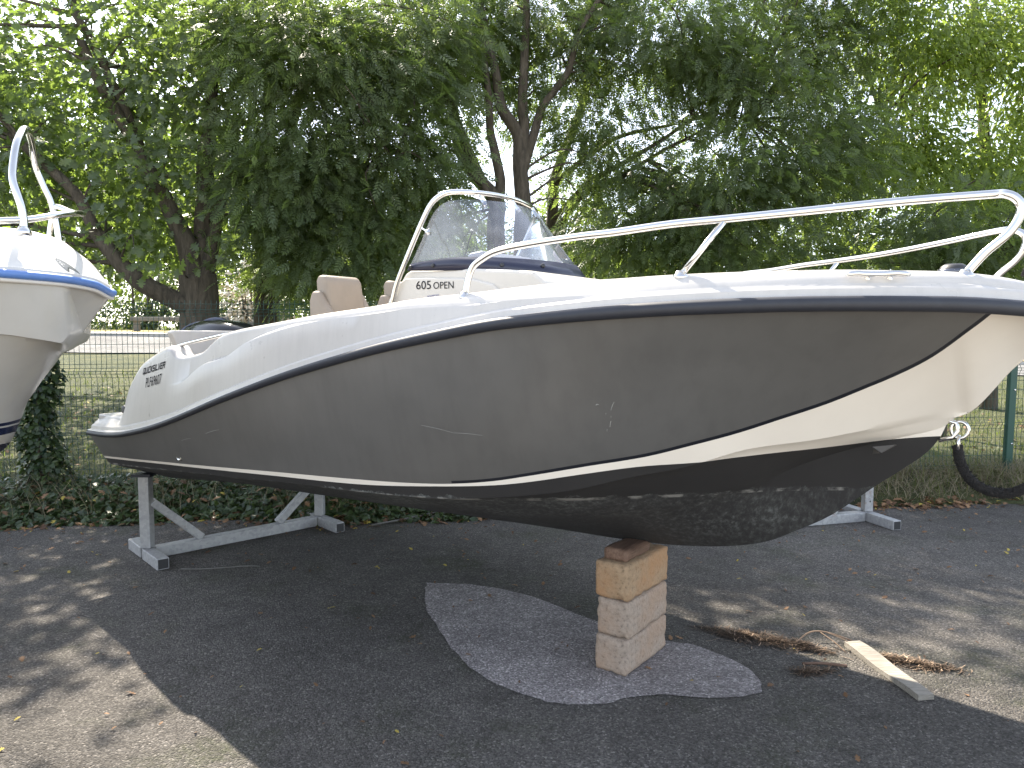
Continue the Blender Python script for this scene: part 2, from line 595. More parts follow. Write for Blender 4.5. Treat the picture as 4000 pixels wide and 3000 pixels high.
ys_far = np.concatenate([np.linspace(5.2, 9, 60), np.linspace(9.3, 20, 40), np.linspace(21, 60, 16), [80, 120, 200, 400, 900]])
xs_far = np.concatenate([[-900, -300, -120, -60], np.linspace(-40, -10, 24), np.linspace(-9.5, 11, 110), np.linspace(12, 40, 24), [60, 120, 300, 900]])


def far_z(x, y):
    z = terrain(x, np.minimum(y, 27.0))
    return np.where(np.abs(x) > 60, 0.9, z)


tag(grid_sheet('lawn', xs_far, ys_far, far_z, m_lawn), 'rough sunlit and shaded grass beyond the wire fence', kind='structure')
tag(mesh_obj('asphalt', [(-900, -900, 0), (900, -900, 0), (900, 10, 0), (-900, 10, 0)], [(0, 1, 2, 3)], m_asphalt), 'dark worn asphalt of the boat yard', kind='structure')


# road beyond the lawn: a strip following the terrain, 4 mm proud, with a raised kerb on its far side
def strip(name, y0, y1, lift, mat, thick=0.0):
    xs = np.linspace(-45, 45, 60); rows = []
    for y in (y0, y1):
        rows.append([(x, y, float(terrain(x, y)) + lift) for x in xs])
    if thick:
        rows = [[(p[0], p[1], p[2] - thick) for p in rows[0]]] + rows + [[(p[0], p[1], p[2] - thick) for p in rows[1]]]
    return loft(name, rows, mat, None, False)


tag(strip('road', 19.6, 24.2, 0.03, m_road), 'pale road crossing behind the lawn', kind='structure')
tag(strip('kerb', 24.2, 24.6, 0.13, m_kerb, 0.2), 'pale kerb on the far side of the road', kind='structure')
tag(strip('verge', 24.6, 27.0, 0.10, simple('dry_verge', (0.36, 0.29, 0.12), 0.95, 0, 0.3, 5, 0.6, 40)), 'dry yellow verge behind the kerb', kind='structure')

tag(mesh_obj('bounce_apron', [(-60, -60, .004), (60, -60, .004), (60, 0.2, .004), (-60, 0.2, .004)], [(0, 1, 2, 3)], simple('pale_bounce', (0.40, 0.375, 0.33), 0.9, 0, 0.15, 2.0, 0.2, 30)), 'unseen pale ground sheet added behind the camera to bounce sunlight', kind='structure')  # added pale ground behind the camera, bounces sunlight onto the hull

# dry patch of asphalt under the keel blocks
pp = [(-0.59, 4.79), (-0.55, 4.4), (-0.45, 4.08), (-0.28, 3.66), (-0.11, 3.4), (0.16, 3.2), (0.39, 3.17), (0.56, 3.24), (0.73, 3.26), (0.93, 3.23), (1.13, 3.25), (1.21, 3.33), (1.2, 3.55),
      (1.0, 3.8), (0.85, 3.86), (0.48, 4.15), (0.13, 4.53), (-0.24, 4.74)]
pp = smooth_path([(x, y, 0) for x, y in pp + pp[:1]], 8)[:-1]
pp = [(p[0] + 0.012 * mnoise.noise((p[0] * 14, p[1] * 14, 0)), p[1] + 0.012 * mnoise.noise((p[0] * 14, p[1] * 14, 5)), 0.004) for p in pp]
tag(mesh_obj('dry_patch', pp, [tuple(reversed(range(len(pp))))], m_drypatch), 'paler dry patch of asphalt beneath the keel blocks', kind='structure')

# ------------------------------------------------------------------ motor boat: lines (u forward, v starboard, z up)
bA = pchip([-3.95, -3.75, -3, -2, -1, -.3, .3, .8, 1.2, 1.5, 1.7, 1.82, 1.88, 1.9], [1.045, 1.07, 1.13, 1.18, 1.20, 1.18, 1.12, 1.0, .84, .64, .43, .24, .09, 0])
zA = pchip([-3.95, -3.67, -3.37, -3.1, -2.85, -2.6, -2.3, -2.03, -1.775, -1.33, -.956, -.636, -.345, -.03, .22, .45, .7, 1.09, 1.44, 1.64, 1.75, 1.9],
           [.989, 1.001, 1.025, 1.066, 1.114, 1.172, 1.252, 1.328, 1.396, 1.507, 1.589, 1.653, 1.702, 1.749, 1.772, 1.788, 1.8, 1.808, 1.805, 1.792, 1.781, 1.765])
b1 = pchip([-3.9, -3, -2, -1, 0, .5, .9, 1.2, 1.4, 1.455, 1.6], [.98, 1.02, 1.05, 1.02, .86, .66, .43, .22, .05, 0, 0])
z1 = pchip([-3.9, -3.75, -2.6, -1.564, -.547, -.237, -.03, .1, .338, .53, .764, .963, 1.205, 1.39, 1.455, 1.628, 1.795, 1.9],
           [.75, .759, .84, .903, .945, .98, 1.014, 1.04, 1.111, 1.16, 1.244, 1.28, 1.339, 1.384, 1.39, 1.6, 1.735, 1.755])
b2 = pchip([-3.9, -2, -1, 0, .5, .9, 1.05, 1.2, 1.4, 1.6], [.55, .58, .58, .46, .32, .17, .11, .07, 0, 0])
z2 = pchip([-3.9, -3.75, -3, -2.2, -1.58, -.91, -.44, -.27, -.11, .11, .378, .625, .685, .855, 1.05, 1.2, 1.4, 1.455, 1.628, 1.795, 1.9],
           [.585, .592, .655, .702, .725, .754, .786, .799, .813, .85, .909, 1.0, 1.028, 1.131, 1.215, 1.265, 1.335, 1.383, 1.597, 1.733, 1.753])
zk = pchip([-3.9, -3.75, -3, -2.25, -1.45, -.6, -.03, .14, .385, .536, .688, .815, .943, 1.064, 1.15, 1.236, 1.372, 1.385, 1.43, 1.455, 1.628, 1.795, 1.9],
           [.465, .47, .492, .52, .553, .59, .607, .618, .649, .679, .728, .80, .88, .982, 1.061, 1.132, 1.285, 1.325, 1.372, 1.382, 1.595, 1.73, 1.75])
cc = pchip([-3.9, -1, 0, .8, 1.4, 1.9], [-.3, -.25, -.1, .1, .2, .1])
zW = pchip([-3.8, -2.65, -1.69, -1.05, -.53, -.22, -.08, .18, .4, .61, .82, 1.06, 1.2, 1.37, 1.9], [.806, .877, .931, .961, 1.006, 1.041, 1.066, 1.123, 1.164, 1.186, 1.215, 1.245, 1.267, 1.287, 1.34])
zD = pchip([-3.8, -2.635, -1.677, -1.038, -.525, -.366, -.215, -.07, .186, .41, .577, .73, .885, 1.036, 1.172, 1.248, 1.365, 1.479, 1.558, 1.65, 1.9],
           [.821, .895, .955, .988, 1.019, 1.037, 1.062, 1.095, 1.156, 1.206, 1.259, 1.311, 1.374, 1.437, 1.505, 1.544, 1.615, 1.708, 1.778, 1.88, 2.2])
zS = lambda u: 0.985 + 0.055 * u
zG = pchip([-3.95, -3.56, -3.49, -3.44, -3.36, -3.27, -3.13, -3.0, -2.84, -2.74, -2.69, -2.64, -2.58, -2.35, -2.28, -2.2, -2.12, -2.0, -1.65, -1.29, -.87, -.56, -.285, .03, .245, .38, .6, .83, 1.06, 1.27, 1.415, 1.485, 1.55, 1.63, 1.75, 1.83, 1.9],
           [1.105, 1.14, 1.165, 1.24, 1.355, 1.435, 1.53, 1.575, 1.622, 1.636, 1.625, 1.585, 1.572, 1.60, 1.628, 1.675, 1.708, 1.73, 1.767, 1.803, 1.837, 1.867, 1.882, 1.905, 1.916, 1.919, 1.926, 1.928, 1.928, 1.922, 1.917, 1.911, 1.902, 1.884, 1.85, 1.82, 1.79])
zCr = pchip([-3.95, -3.2, -2.8, -2.55, -2.25, -2.0, -1.8, -1.55, -1.27, -.9, -.5, 0, .6, 1.3, 1.9], [1.05, 1.30, 1.37, 1.41, 1.528, 1.578, 1.657, 1.714, 1.758, 1.796, 1.832, 1.87, 1.895, 1.892, 1.78])
ledge = pchip([-3.95, -2.8, -2.45, -2.1, -1.5, -1.0, -.5, 0, 1.9], [.001, .002, .016, .04, .045, .03, .012, .002, .001])
g_rad = pchip([-3.95, -2.6, -1.5, -.8, -.2, .5, 1.2, 1.7, 1.9], [.02, .026, .032, .045, .06, .072, .078, .06, .03])
g_in = pchip([-3.95, -2.6, -2.0, -1.0, -.2, .5, 1.9], [.080, .080, .105, .10, .075, .062, .060])

BOAT = empty('motor_boat', (0.66, 3.72, 0), R(-36.5))
tag(BOAT, 'open motor boat, white with dark grey topsides, propped on blocks', 'boat')


def P3(u, v, z):
    return (float(u), float(-v), float(z))


us = np.concatenate([np.linspace(-3.75, -0.6, 44), np.linspace(-0.52, 1.3, 44), np.linspace(1.32, 1.9, 34)])
HV = []; aW = []; aD = []; aS = []; aB = []
nrow = None
for u in us:
    sec = []
    k0 = (0.0, zk(u)); k2 = (max(b2(u), 0), max(z2(u), zk(u))); k1 = (max(b1(u), 0), max(z1(u), zk(u))); kA = (max(bA(u), 0), zA(u))
    sw = min(0.055, k2[0] * 0.5)
    for t in np.linspace(0, 1, 7):
        sec.append((k2[0] * t, k0[1] + (k2[1] - k0[1]) * (t + 0.10 * t * (1 - t))))
    k2b = (k2[0] + sw, k2[1] + 0.022 * min(1, sw / 0.05))
    cw = min(0.05, k1[0] * 0.3)
    k1a = (max(k1[0] - cw, k2b[0]), max(k1[1] - 0.016, k2b[1]))
    for t in np.linspace(0, 1, 8):
        sec.append((k2b[0] + (k1a[0] - k2b[0]) * t, k2b[1] + (k1a[1] - k2b[1]) * t))
    c = float(cc(u))
    for t in np.linspace(0, 1, 26):
        v = k1[0] + (kA[0] - k1[0]) * ((1 - c) * t + c * t * t)
        z = k1[1] + (kA[1] - k1[1]) * t
        sec.append((v, z))
    w = float(np.clip((-3.35 - u) / 0.4, 0, 1))
    full = [(-v, z) for v, z in reversed(sec[1:])] + sec
    nrow = len(full)
    for v, z in full:
        uu = u - 0.15 * w * float(np.clip((z - 0.75) / 0.26, 0, 1.05))
        HV.append(P3(uu, v, z))
        aW.append(z - float(zW(uu))); aD.append(z - float(zD(uu))); aS.append(z - float(zS(uu)))
        aB.append(0.014 if uu > -0.45 else -1.0)
ns = len(us)
HF = []
for i in range(ns - 1):
    for j in range(nrow - 1):
        HF.append((i * nrow + j, (i + 1) * nrow + j, (i + 1) * nrow + j + 1, i * nrow + j + 1))
HF.append(tuple(range(nrow)))          # transom
hull = mesh_obj('hull', HV, HF, m_hull, BOAT, True)
for nm, arr in (('dW', aW), ('dD', aD), ('dS', aS), ('dB', aB)):
    at = hull.data.attributes.new(nm, 'FLOAT', 'POINT')
    at.data.foreach_set('value', np.array(arr, np.float32))
hull.data.polygons[len(HF) - 1].use_smooth = False
es = hull.modifiers.new('edges', 'EDGE_SPLIT'); es.split_angle = R(24)


def deck_section(u):
    a = float(bA(u)); z0 = float(zA(u)); g = float(zG(u))
    h = g - z0
    zc = min(max(float(zCr(u)), z0 + 0.058), g - 0.025)
    ld = float(ledge(u))
    aftk = float(SM((-2.25 - u) / 0.5))
    tower = float(np.clip((-2.6 - u) / 0.3, 0, 1)) * float(np.clip((u + 3.6) / 0.1, 0, 1))
    r = float(g_rad(u)) + 0.030 * tower
    bk = float(SM((u + .9) / 1.3))
    r = min(r, max((h - .062) * (0.8 + .15 * bk), 0.008))
    ci = a - 0.052
    gi = min(ci - ld - 0.012, a - float(g_in(u)))
    gz = max(g - r, z0 + .066)
    up0 = min(zc + 0.25 * ld + 0.006, gz - .004)
    F = [(a - .040, z0 + .058), (a - .046, (z0 + .058 + zc) / 2), (ci, max(zc - .01, z0 + .0585)), (ci - 0.004, max(zc, z0 + .059)),
         (ci - .004 - ld * .9, max(up0, z0 + .060)), (ci - .006 - ld, max(up0 + 0.003, z0 + .062)), (gi, gz)]
    zz = np.maximum.accumulate(np.array([p[1] for p in F]))
    zz = np.minimum(zz, gz)
    lin = np.interp(zz, [z0 + .058, gz], [a - .040, gi])
    F = [(p[0] * (1 - aftk) + l * aftk, z) for p, l, z in zip(F, lin, zz)]
    S = [(a + .006, z0 + .014), (a + .004, z0 + .020), (a - .020, z0 + .024), (a - .024, z0 + .046), (a - .030, z0 + .052)] + F
    ex = r * (1.25 + 0.75 * bk)
    t0 = 26 * bk
    for t in np.linspace(t0 + (90 - t0) / 7, 90, 7):
        S.append((gi - ex * (math.cos(R(t0)) - math.cos(R(t))), gz + (g - gz) * (math.sin(R(t)) - math.sin(R(t0))) / (1 - math.sin(R(t0)))))
    S += [(gi - ex - 0.04, g + 0.001), (gi - ex - 0.08, g), (gi - ex - 0.09, g - 0.015), (gi - ex - 0.11, max(g - 0.55, z0 - 0.0))]
    return [(max(v, 0.0), z) for v, z in S]


DU = np.concatenate([np.linspace(-3.95, -3.55, 6), np.linspace(-3.53, -2.0, 70), np.linspace(-1.95, 1.2, 60), np.linspace(1.23, 1.9, 40)])


def deck_uv(u, z):
    """half-breadth of the outer topside face at height z"""
    S = deck_section(u)
    zz = [p[1] for p in S[4:14]]; vv = [p[0] for p in S[4:14]]
    return float(np.interp(z, zz, vv))


DV = []; DF = []
for side in (1, -1):
    o = len(DV); k = None
    for u in DU:
        S = deck_section(u); k = len(S)
        DV += [P3(u, side * v, z) for v, z in S]
    for i in range(len(DU) - 1):
        for j in range(k - 1):
            q = (o + i * k + j, o + (i + 1) * k + j, o + (i + 1) * k + j + 1, o + i * k + j + 1)
            DF.append(q if side > 0 else q[::-1])
S0 = deck_section(DU[0])
kk = len(S0)
DF.append(tuple(range(kk)) + tuple(len(DU) * kk + j for j in reversed(range(kk))))
deck = mesh_obj('deck_moulding', DV, DF, m_white, BOAT, True)
deck.data.polygons[len(DF) - 1].use_smooth = False
es = deck.modifiers.new('edges', 'EDGE_SPLIT'); es.split_angle = R(32)

def hull_v(u, z):
    t = np.clip((z - z1(u)) / (zA(u) - z1(u)), 0, 1); c = cc(u)
    return float(b1(u) + (bA(u) - b1(u)) * ((1 - c) * t + c * t * t))


SV = []; SF = []
for (ua, za, ub, zb, w) in ((.335, 1.405, .355, 1.44, .0016), (.315, 1.335, .325, 1.36, .0024), (.30, 1.315, .304, 1.325, .0016), (.285, 1.425, .297, 1.428, .0016), (.328, 1.375, .331, 1.379, .002), (.312, 1.385, .316, 1.393, .0012),
                        (-.52, 1.30, -.36, 1.275, .0009), (-.36, 1.275, -.22, 1.272, .0008), (-2.2, 1.13, -2.05, 1.165, .0014), (-2.5, 1.06, -2.38, 1.085, .0012)):
    o = len(SV)
    for k in range(5):
        t = k / 4; u = ua + (ub - ua) * t; z = za + (zb - za) * t + .003 * math.sin(t * 3.1); ww = w * (1 - .7 * abs(t - .4))
        SV += [P3(u - ww * .6, hull_v(u, z) + .0015, z + ww), P3(u + ww * .6, hull_v(u, z - ww) + .0015, z - ww)]
    SF += [(o + 2 * k, o + 2 * k + 1, o + 2 * k + 3, o + 2 * k + 2) for k in range(4)]
mesh_obj('scratch_marks', SV, SF, simple('chalky_scratch', (.27, .265, .25), .8), hull)['kind'] = 'stuff'

# swim platform floor, foredeck lid, cockpit sole
mb = MB(); mb.box((-3.93, -0.98, 1.02), (-3.2, 0.98, 1.118)); soften(mb.build('swim_platform', m_white, BOAT), 0.01)
mb = MB(); mb.box((-3.5, -0.74, 1.0), (0.0, 0.74, 1.05)); mb.build('cockpit_floor', m_inner, BOAT)
lid = []
for u in np.linspace(1.0, 1.86, 14):
    w = max(float(bA(u)) - 0.13, 0.01); lid.append([(u, -w, float(zG(u)) - 0.004), (u, -w * .5, float(zG(u)) + 0.004), (u, 0, float(zG(u)) + 0.008), (u, w * .5, float(zG(u)) + 0.004), (u, w, float(zG(u)) - 0.004)])
loft('foredeck', lid, m_white, BOAT)
# engine well front and inner side
mb = MB()
f = [(-3.17, 1.10), (-3.12, 1.735), (-3.07, 1.735), (-3.02, 1.10)]
mb = MB()
prof = [(-0.80, 1.10), (-0.80, 1.63), (-0.84, 1.72), (-0.825, 1.735), (0.825, 1.735), (0.84, 1.72), (0.80, 1.63), (0.80, 1.10)]
V = [(-3.18, y, z) for y, z in prof] + [(-3.11, y, z) for y, z in prof]
n = len(prof)
mb.add(V, [tuple(reversed(range(n))), tuple(range(n, 2 * n))] + [(i, (i + 1) % n, n + (i + 1) % n, n + i) for i in range(n)])
soften(mb.build('stern_bulkhead', m_white, BOAT), 0.012)

# rub rail round the whole sheer
path = []
for u in np.linspace(-3.93, 1.78, 90): path.append((u, -(float(bA(u)) + 0.004), float(zA(u)) - 0.004))
for u in (1.82, 1.85, 1.875, 1.892): path.append((u + 0.004, -(float(bA(u)) + 0.002), float(zA(u)) - 0.004))
fw = path + [(1.906, 0, float(zA(1.9)) - 0.004)] + [(p[0], -p[1], p[2]) for p in reversed(path)]
aft = [(-3.955, 1.02, .985), (-3.965, 0.95, .985), (-3.965, 0, .985), (-3.965, -0.95, .985), (-3.955, -1.02, .985)]
allp = fw + aft
rad = [0.0175 + 0.0085 * float(np.clip((p[0] + 2.2) / 2.8, 0, 1)) for p in allp]
mb = MB(); mb.tube(allp + [allp[0]], rad + [rad[0]], 12, False)
mb.build('rub_rail', m_rubber, BOAT, True)


# ---- bow rails
def rail(name, side):
    pts = [(-0.297, 1.05, 1.868), (-0.26, 1.048, 1.977), (-0.2, 1.044, 2.021), (-0.119, 1.038, 2.049), (0.033, 1.024, 2.066), (0.244, .998, 2.081), (.381, .977, 2.087), (.584, .931, 2.104),
           (.771, .879, 2.112), (1.0, .80, 2.125), (1.266, .674, 2.147), (1.516, .51, 2.168), (1.577, .505, 2.164), (1.611, .50, 2.137), (1.615, .50, 2.095), (1.587, .51, 2.036), (1.524, .518, 1.974), (1.472, .53, 1.905)]
    mb = MB(); mb.tube([P3(p[0], p[1] * side, p[2]) for p in smooth_path(pts, 5)], 0.0145, 12)
    o = mb.build(name, m_steel, BOAT, True)
    mb = MB(); mb.tube([P3(.766, .881 * side, 2.104), P3(.622, .918 * side, 1.918)], 0.0115, 10)
    mb.build('rail_stanchion', m_steel, o, True)
    for u, v, z in ((-0.297, 1.05, 1.868), (.622, .918, 1.918), (1.472, .53, 1.905)):
        mb = MB(); mb.lathe(P3(u, v * side, z - 0.012), (0.05, -0.1 * side, 1), [(0, .030), (.012, .030), (.018, .022), (.03, .016)], 14)
        mb.build('foot_flange', m_steel, o, True)
    return o


rail('bow_rail', 1)
rail('bow_rail', -1)


# ---- cleat, navigation light, grab rail, fittings
def cleat(side):
    mb = MB()
    pts = [(1.158, .800, 1.902), (1.19, .785, 1.905), (1.21, .775, 1.903), (1.245, .755, 1.902), (1.275, .738, 1.903), (1.30, .722, 1.904), (1.333, .702, 1.900)]
    mb.tube([P3(p[0], side * (p[1] + 0.012), p[2]) for p in smooth_path(pts, 3)], [0.006] + [0.010] * 17 + [0.006], 8)
    for u, v in ((1.212, .742), (1.274, .708)):
        mb.lathe(P3(u, side * (v - 0.02), 1.868), (0, -side, 0.75), [(0, .020), (.012, .020), (.016, .010), (.055, .009)], 12)
    mb.build('cleat', m_steel, BOAT, True)


cleat(1); cleat(-1)
mb = MB(); mb.lathe(P3(1.41, .2, 1.912), (0, 0, 1), [(0, .05), (.035, .05), (.05, .042), (.058, .03)], 16)
nav = mb.build('navigation_light', m_plastic, BOAT, True)
mb = MB(); mb.lathe(P3(1.41, .2, 1.932), (0, 0, 1), [(0, .0515), (.018, .0515)], 16); mb.build('light_lens', m_cowlgrey, nav, True)
for side in (1, -1):
    mb = MB(); mb.tube([P3(p[0], side * p[1], p[2]) for p in smooth_path([(-2.79, .985, 1.605), (-2.757, .985, 1.628), (-2.72, .985, 1.640), (-2.4, .985, 1.682), (-2.2, .985, 1.706), (-2.13, .975, 1.70)], 4)], 0.0125, 10)
    g = mb.build('grab_rail', m_steel, BOAT, True)
    mb = MB(); mb.lathe(P3(-2.775, side * .985, 1.60), (0.4, 0, 1), [(0, .026), (.02, .024), (.03, .016)], 12); mb.build('foot_flange', m_steel, g, True)
mb = MB(); mb.lathe(P3(-2.62, 1.062, .946), (0, -1, 0.15), [(0, .034), (.012, .033), (.016, .024), (.006, .020)], 18)
mb.build('drain_fitting', m_steel, BOAT, True)
mb = MB(); mb.lathe(P3(-3.415, deck_uv(-3.415, 1.187) - .004, 1.187), (0, -1, 0.1), [(0, .028), (.010, .027), (.014, .018), (.012, .006)], 18)
mb.build('stern_socket', m_plastic, BOAT, True)
# bow eye and depth scoop
mb = MB(); mb.tube([(1.375, 0, 1.36), (1.425, 0, 1.345), (1.432, 0, 1.315), (1.415, 0, 1.285), (1.365, 0, 1.27)], .010, 8); mb.build('bow_eye', m_steel, BOAT, True)
mb = MB(); mb.add([(1.15, -.165, 1.235), (1.235, -.145, 1.255), (1.235, -.185, 1.262), (1.155, -.215, 1.25), (1.15, -.165, 1.212), (1.19, -.215, 1.228)], [(0, 1, 2, 3), (0, 4, 1), (3, 2, 5), (1, 4, 5, 2), (0, 3, 5, 4)])
mb.build('log_scoop', simple('dull_scoop', (.07, .065, .06), .7), BOAT)


# ---- writing on the boat
def text_part(name, body, size_h, width, mapf, mat, parent, shear=0.0, bold=0.0, spacing=1.0):
    cu = bpy.data.curves.new(name, 'FONT'); cu.body = body; cu.shear = shear; cu.offset = bold; cu.space_character = spacing; cu.resolution_u = 3
    to = bpy.data.objects.new(name + '_curve', cu); COL.objects.link(to)
    bpy.context.view_layer.update()
    me = bpy.data.meshes.new_from_object(to.evaluated_get(bpy.context.evaluated_depsgraph_get()))
    bpy.data.objects.remove(to); bpy.data.curves.remove(cu)
    co = np.zeros(len(me.vertices) * 3, np.float32); me.vertices.foreach_get('co', co); co = co.reshape(-1, 3)
    x0, x1 = co[:, 0].min(), co[:, 0].max(); y0, y1 = co[:, 1].min(), co[:, 1].max()
    bm = bmesh.new(); bm.from_mesh(me)
    for v in bm.verts:
        v.co = Vector(mapf((v.co.x - x0) / (x1 - x0) * width, (v.co.y - y0) / (y1 - y0) * size_h))
    bmesh.ops.triangulate(bm, faces=bm.faces[:])
    bmesh.ops.recalc_face_normals(bm, faces=bm.faces[:])
    for f in bm.faces: f.smooth = False
    me2 = bpy.data.meshes.new(name); bm.to_mesh(me2); bm.free(); bpy.data.meshes.remove(me)
    return link_mesh(name, me2, mat, parent)


def on_deck(u0, z0, slope, lift=0.004):
    def f(x, y):
        u = u0 + x; z = z0 + slope * x + y
        return P3(u, deck_uv(u, z) + lift, z)
    return f


STROKES = {'Q': [[(0, 0), (0, 1), (1, 1), (1, 0), (0, 0)], [(.55, .3), (.85, -.22)]], 'U': [[(0, 1), (0, 0), (1, 0), (1, 1)]], 'I': [[(.1, 0), (.1, 1)]], 'C': [[(1, 1), (0, 1), (0, 0), (1, 0)]],
           'K': [[(0, 0), (0, 1)], [(1, 1), (.15, .5), (1, 0)]], 'S': [[(1, 1), (0, 1), (0, .5), (1, .5), (1, 0), (0, 0)]], 'L': [[(0, 1), (0, 0), (1, 0)]], 'V': [[(0, 1), (.45, 0), (1, 1)]],
           'E': [[(1, 1), (0, 1), (0, 0), (1, 0)], [(0, .5), (.9, .5)]], 'R': [[(0, 0), (0, 1), (1, 1), (1, .5), (.1, .5)], [(.5, .5), (1, 0)]]}


def stroke_text(name, body, size_h, width, mapf, mat, parent, shear=0.3, wt=.17):
    adv = [(.42 if c == 'I' else 1.0) for c in body]
    tot = sum(adv) + shear
    V = []; F = []; x0 = 0.0
    for c, a in zip(body, adv):
        for pl in STROKES[c]:
            for (ax, ay), (bx, by) in zip(pl[:-1], pl[1:]):
                A = np.array((x0 + .08 + ax * .74, ay * .8 + .1)); B = np.array((x0 + .08 + bx * .74, by * .8 + .1))
                d = (B - A) / max(np.linalg.norm(B - A), 1e-6); n = np.array((-d[1], d[0])) * wt / 2
                A = A - d * wt / 2; B = B + d * wt / 2
                o = len(V)
                for k in range(5):
                    p = A + (B - A) * k / 4
                    for q in (p - n, p + n):
                        xx, yy = q[0] + shear * q[1], q[1]
                        V.append(mapf(xx / tot * width, yy * size_h))
                F += [(o + 2 * k, o + 2 * k + 2, o + 2 * k + 3, o + 2 * k + 1) for k in range(4)]
        x0 += a
    return mesh_obj(name, V, F, mat, parent)


stroke_text('maker_lettering', 'QUICKSILVER', 0.042, 0.345, on_deck(-3.093, 1.440, 0.165, 0.0025), m_print, BOAT, 0.3, .19)
text_part('registration_lettering', 'PLF69607', 0.064, 0.235, on_deck(-3.032, 1.357, 0.165, 0.002), m_print, BOAT, 0.0, 0.0, 1.0)
CONS = 0.468
text_part('model_number', '605', 0.047, 0.112, lambda x, y: P3(-1.142 + x, CONS + .003, 1.958 + y - .02 * x), m_print, BOAT, 0, 0)
text_part('model_word', 'OPEN', 0.038, 0.148, lambda x, y: P3(-1.012 + x, CONS + .003, 1.956 + y - .02 * x), m_print, BOAT, 0, 0)
text_part('dealer_sticker', 'GOURBEDEZ', 0.010, 0.088, lambda x, y: P3(-1.058 + x, CONS + .003, 1.912 + y + .05 * x), m_blueprint, BOAT, 0.2, 0.0)


# ---- console, windscreen
def prism(name, prof, half, mat, parent, bev=0.015, seg=3):
    n = len(prof)
    V = [(u, -half, z) for u, z in prof] + [(u, half, z) for u, z in prof]
    F = [tuple(range(n)), tuple(reversed(range(n, 2 * n)))] + [((i + 1) % n, i, n + i, n + (i + 1) % n) for i in range(n)]
    o = mesh_obj(name, V, F, mat, parent)
    soften(o, bev, seg, 25)
    return o


console = prism('helm_console', [(-1.36, 1.04), (-1.36, 1.89), (-1.325, 1.955), (-1.29, 2.005), (-1.25, 2.055), (-1.21, 2.07), (-.8, 2.060), (-.5, 2.036), (-.36, 2.022), (-.28, 1.96), (-.20, 1.75), (-.18, 1.04)], .450, m_cream, BOAT, 0.02)
prism('console_side_panel', [(-1.375, 1.2), (-1.375, 1.895), (-1.34, 1.95), (-1.29, 2.0), (-1.22, 2.026), (-1.05, 2.022), (-.75, 2.004), (-.60, 1.965), (-.52, 1.90), (-.50, 1.2)], CONS, m_cream, console, 0.012)
prism('dash_hood', [(-1.0, 2.05), (-.96, 2.17), (-.86, 2.18), (-.64, 2.06)], .24, simple('grey_hood', (.30, .31, .33), .5), console, 0.02)
bot = [(-1.215, .455, 2.078), (-1.08, .457, 2.076), (-.95, .452, 2.074), (-.82, .44, 2.070), (-.68, .40, 2.062), (-.54, .31, 2.052), (-.44, .17, 2.043), (-.41, 0, 2.040)]
top = [(-1.095, .455, 2.255), (-1.045, .452, 2.345), (-.985, .447, 2.405), (-.92, .43, 2.430), (-.86, .37, 2.440), (-.815, .27, 2.446), (-.785, .14, 2.452), (-.775, 0, 2.454)]
bs = smooth_path(bot, 5); ts = smooth_path(top, 5)
bs = bs + [np.array((p[0], -p[1], p[2])) for p in reversed(bs[:-1])]
ts = ts + [np.array((p[0], -p[1], p[2])) for p in reversed(ts[:-1])]
rows = []
for t in np.linspace(0, 1, 10):
    rows.append([P3(*(b * (1 - t) + c * t)) for b, c in zip(bs, ts)])
ws = loft('windscreen', rows, m_glass, BOAT)
rows = []
for t in (-0.06, 0.14):
    rows.append([P3(p[0] - 0.0, p[1], p[2]) for p in [b * (1 - t) + c * t for b, c in zip(bs, ts)]])
band = loft('base_band', rows, m_navy, ws); sm = band.modifiers.new('solid', 'SOLIDIFY'); sm.thickness = 0.012; sm.offset = 0
for u, v in ((-1.19, .457), (-1.02, .456), (-.62, .365), (-.47, .20), (-1.19, -.457), (-1.02, -.456)):
    mb = MB(); s = 1 if v > 0 else -1
    dirn = (0, -s, 0.25) if abs(v) > .4 else (0.8, -s * 0.6, 0.3)
    mb.lathe(P3(u, v, 2.083 if abs(v) > .4 else 2.07), dirn, [(0, .012), (.012, .012), (.016, .008)], 10)
    mb.build('band_bolt', m_plastic, ws, True)
fr = [(-1.375, .49, 1.75), (-1.345, .49, 1.84), (-1.313, .49, 1.895), (-1.273, .49, 2.0), (-1.16, .49, 2.19), (-1.06, .487, 2.35), (-1.01, .475, 2.425), (-.965, .44, 2.468), (-.92, .39, 2.484), (-.875, .27, 2.494), (-.85, .13, 2.501), (-.84, 0, 2.503)]
fs_ = smooth_path(fr, 5)
fs_ = fs_ + [np.array((p[0], -p[1], p[2])) for p in reversed(fs_[:-1])]
mb = MB(); mb.tube([P3(*p) for p in fs_], 0.0145, 12)
frame = mb.build('windscreen_frame', m_steel, BOAT, True)
for a, b in (((-1.095, .49, 2.30), (-1.06, .46, 2.27)), ((-.87, .25, 2.494), (-.825, .25, 2.425)), ((-.842, -.02, 2.50), (-.79, -.02, 2.43)), ((-1.095, -.49, 2.30), (-1.06, -.46, 2.27)), ((-.87, -.27, 2.494), (-.825, -.265, 2.425))):
    mb = MB(); mb.bar(P3(*a), P3(*b), 0.022, 0.008); mb.lathe(P3(*b), (0.5, -0.6 if b[1] > 0 else 0.6, 0.3), [(-.006, .014), (.008, .014), (.012, .009)], 10)
    mb.build('frame_clamp', m_steel, frame)


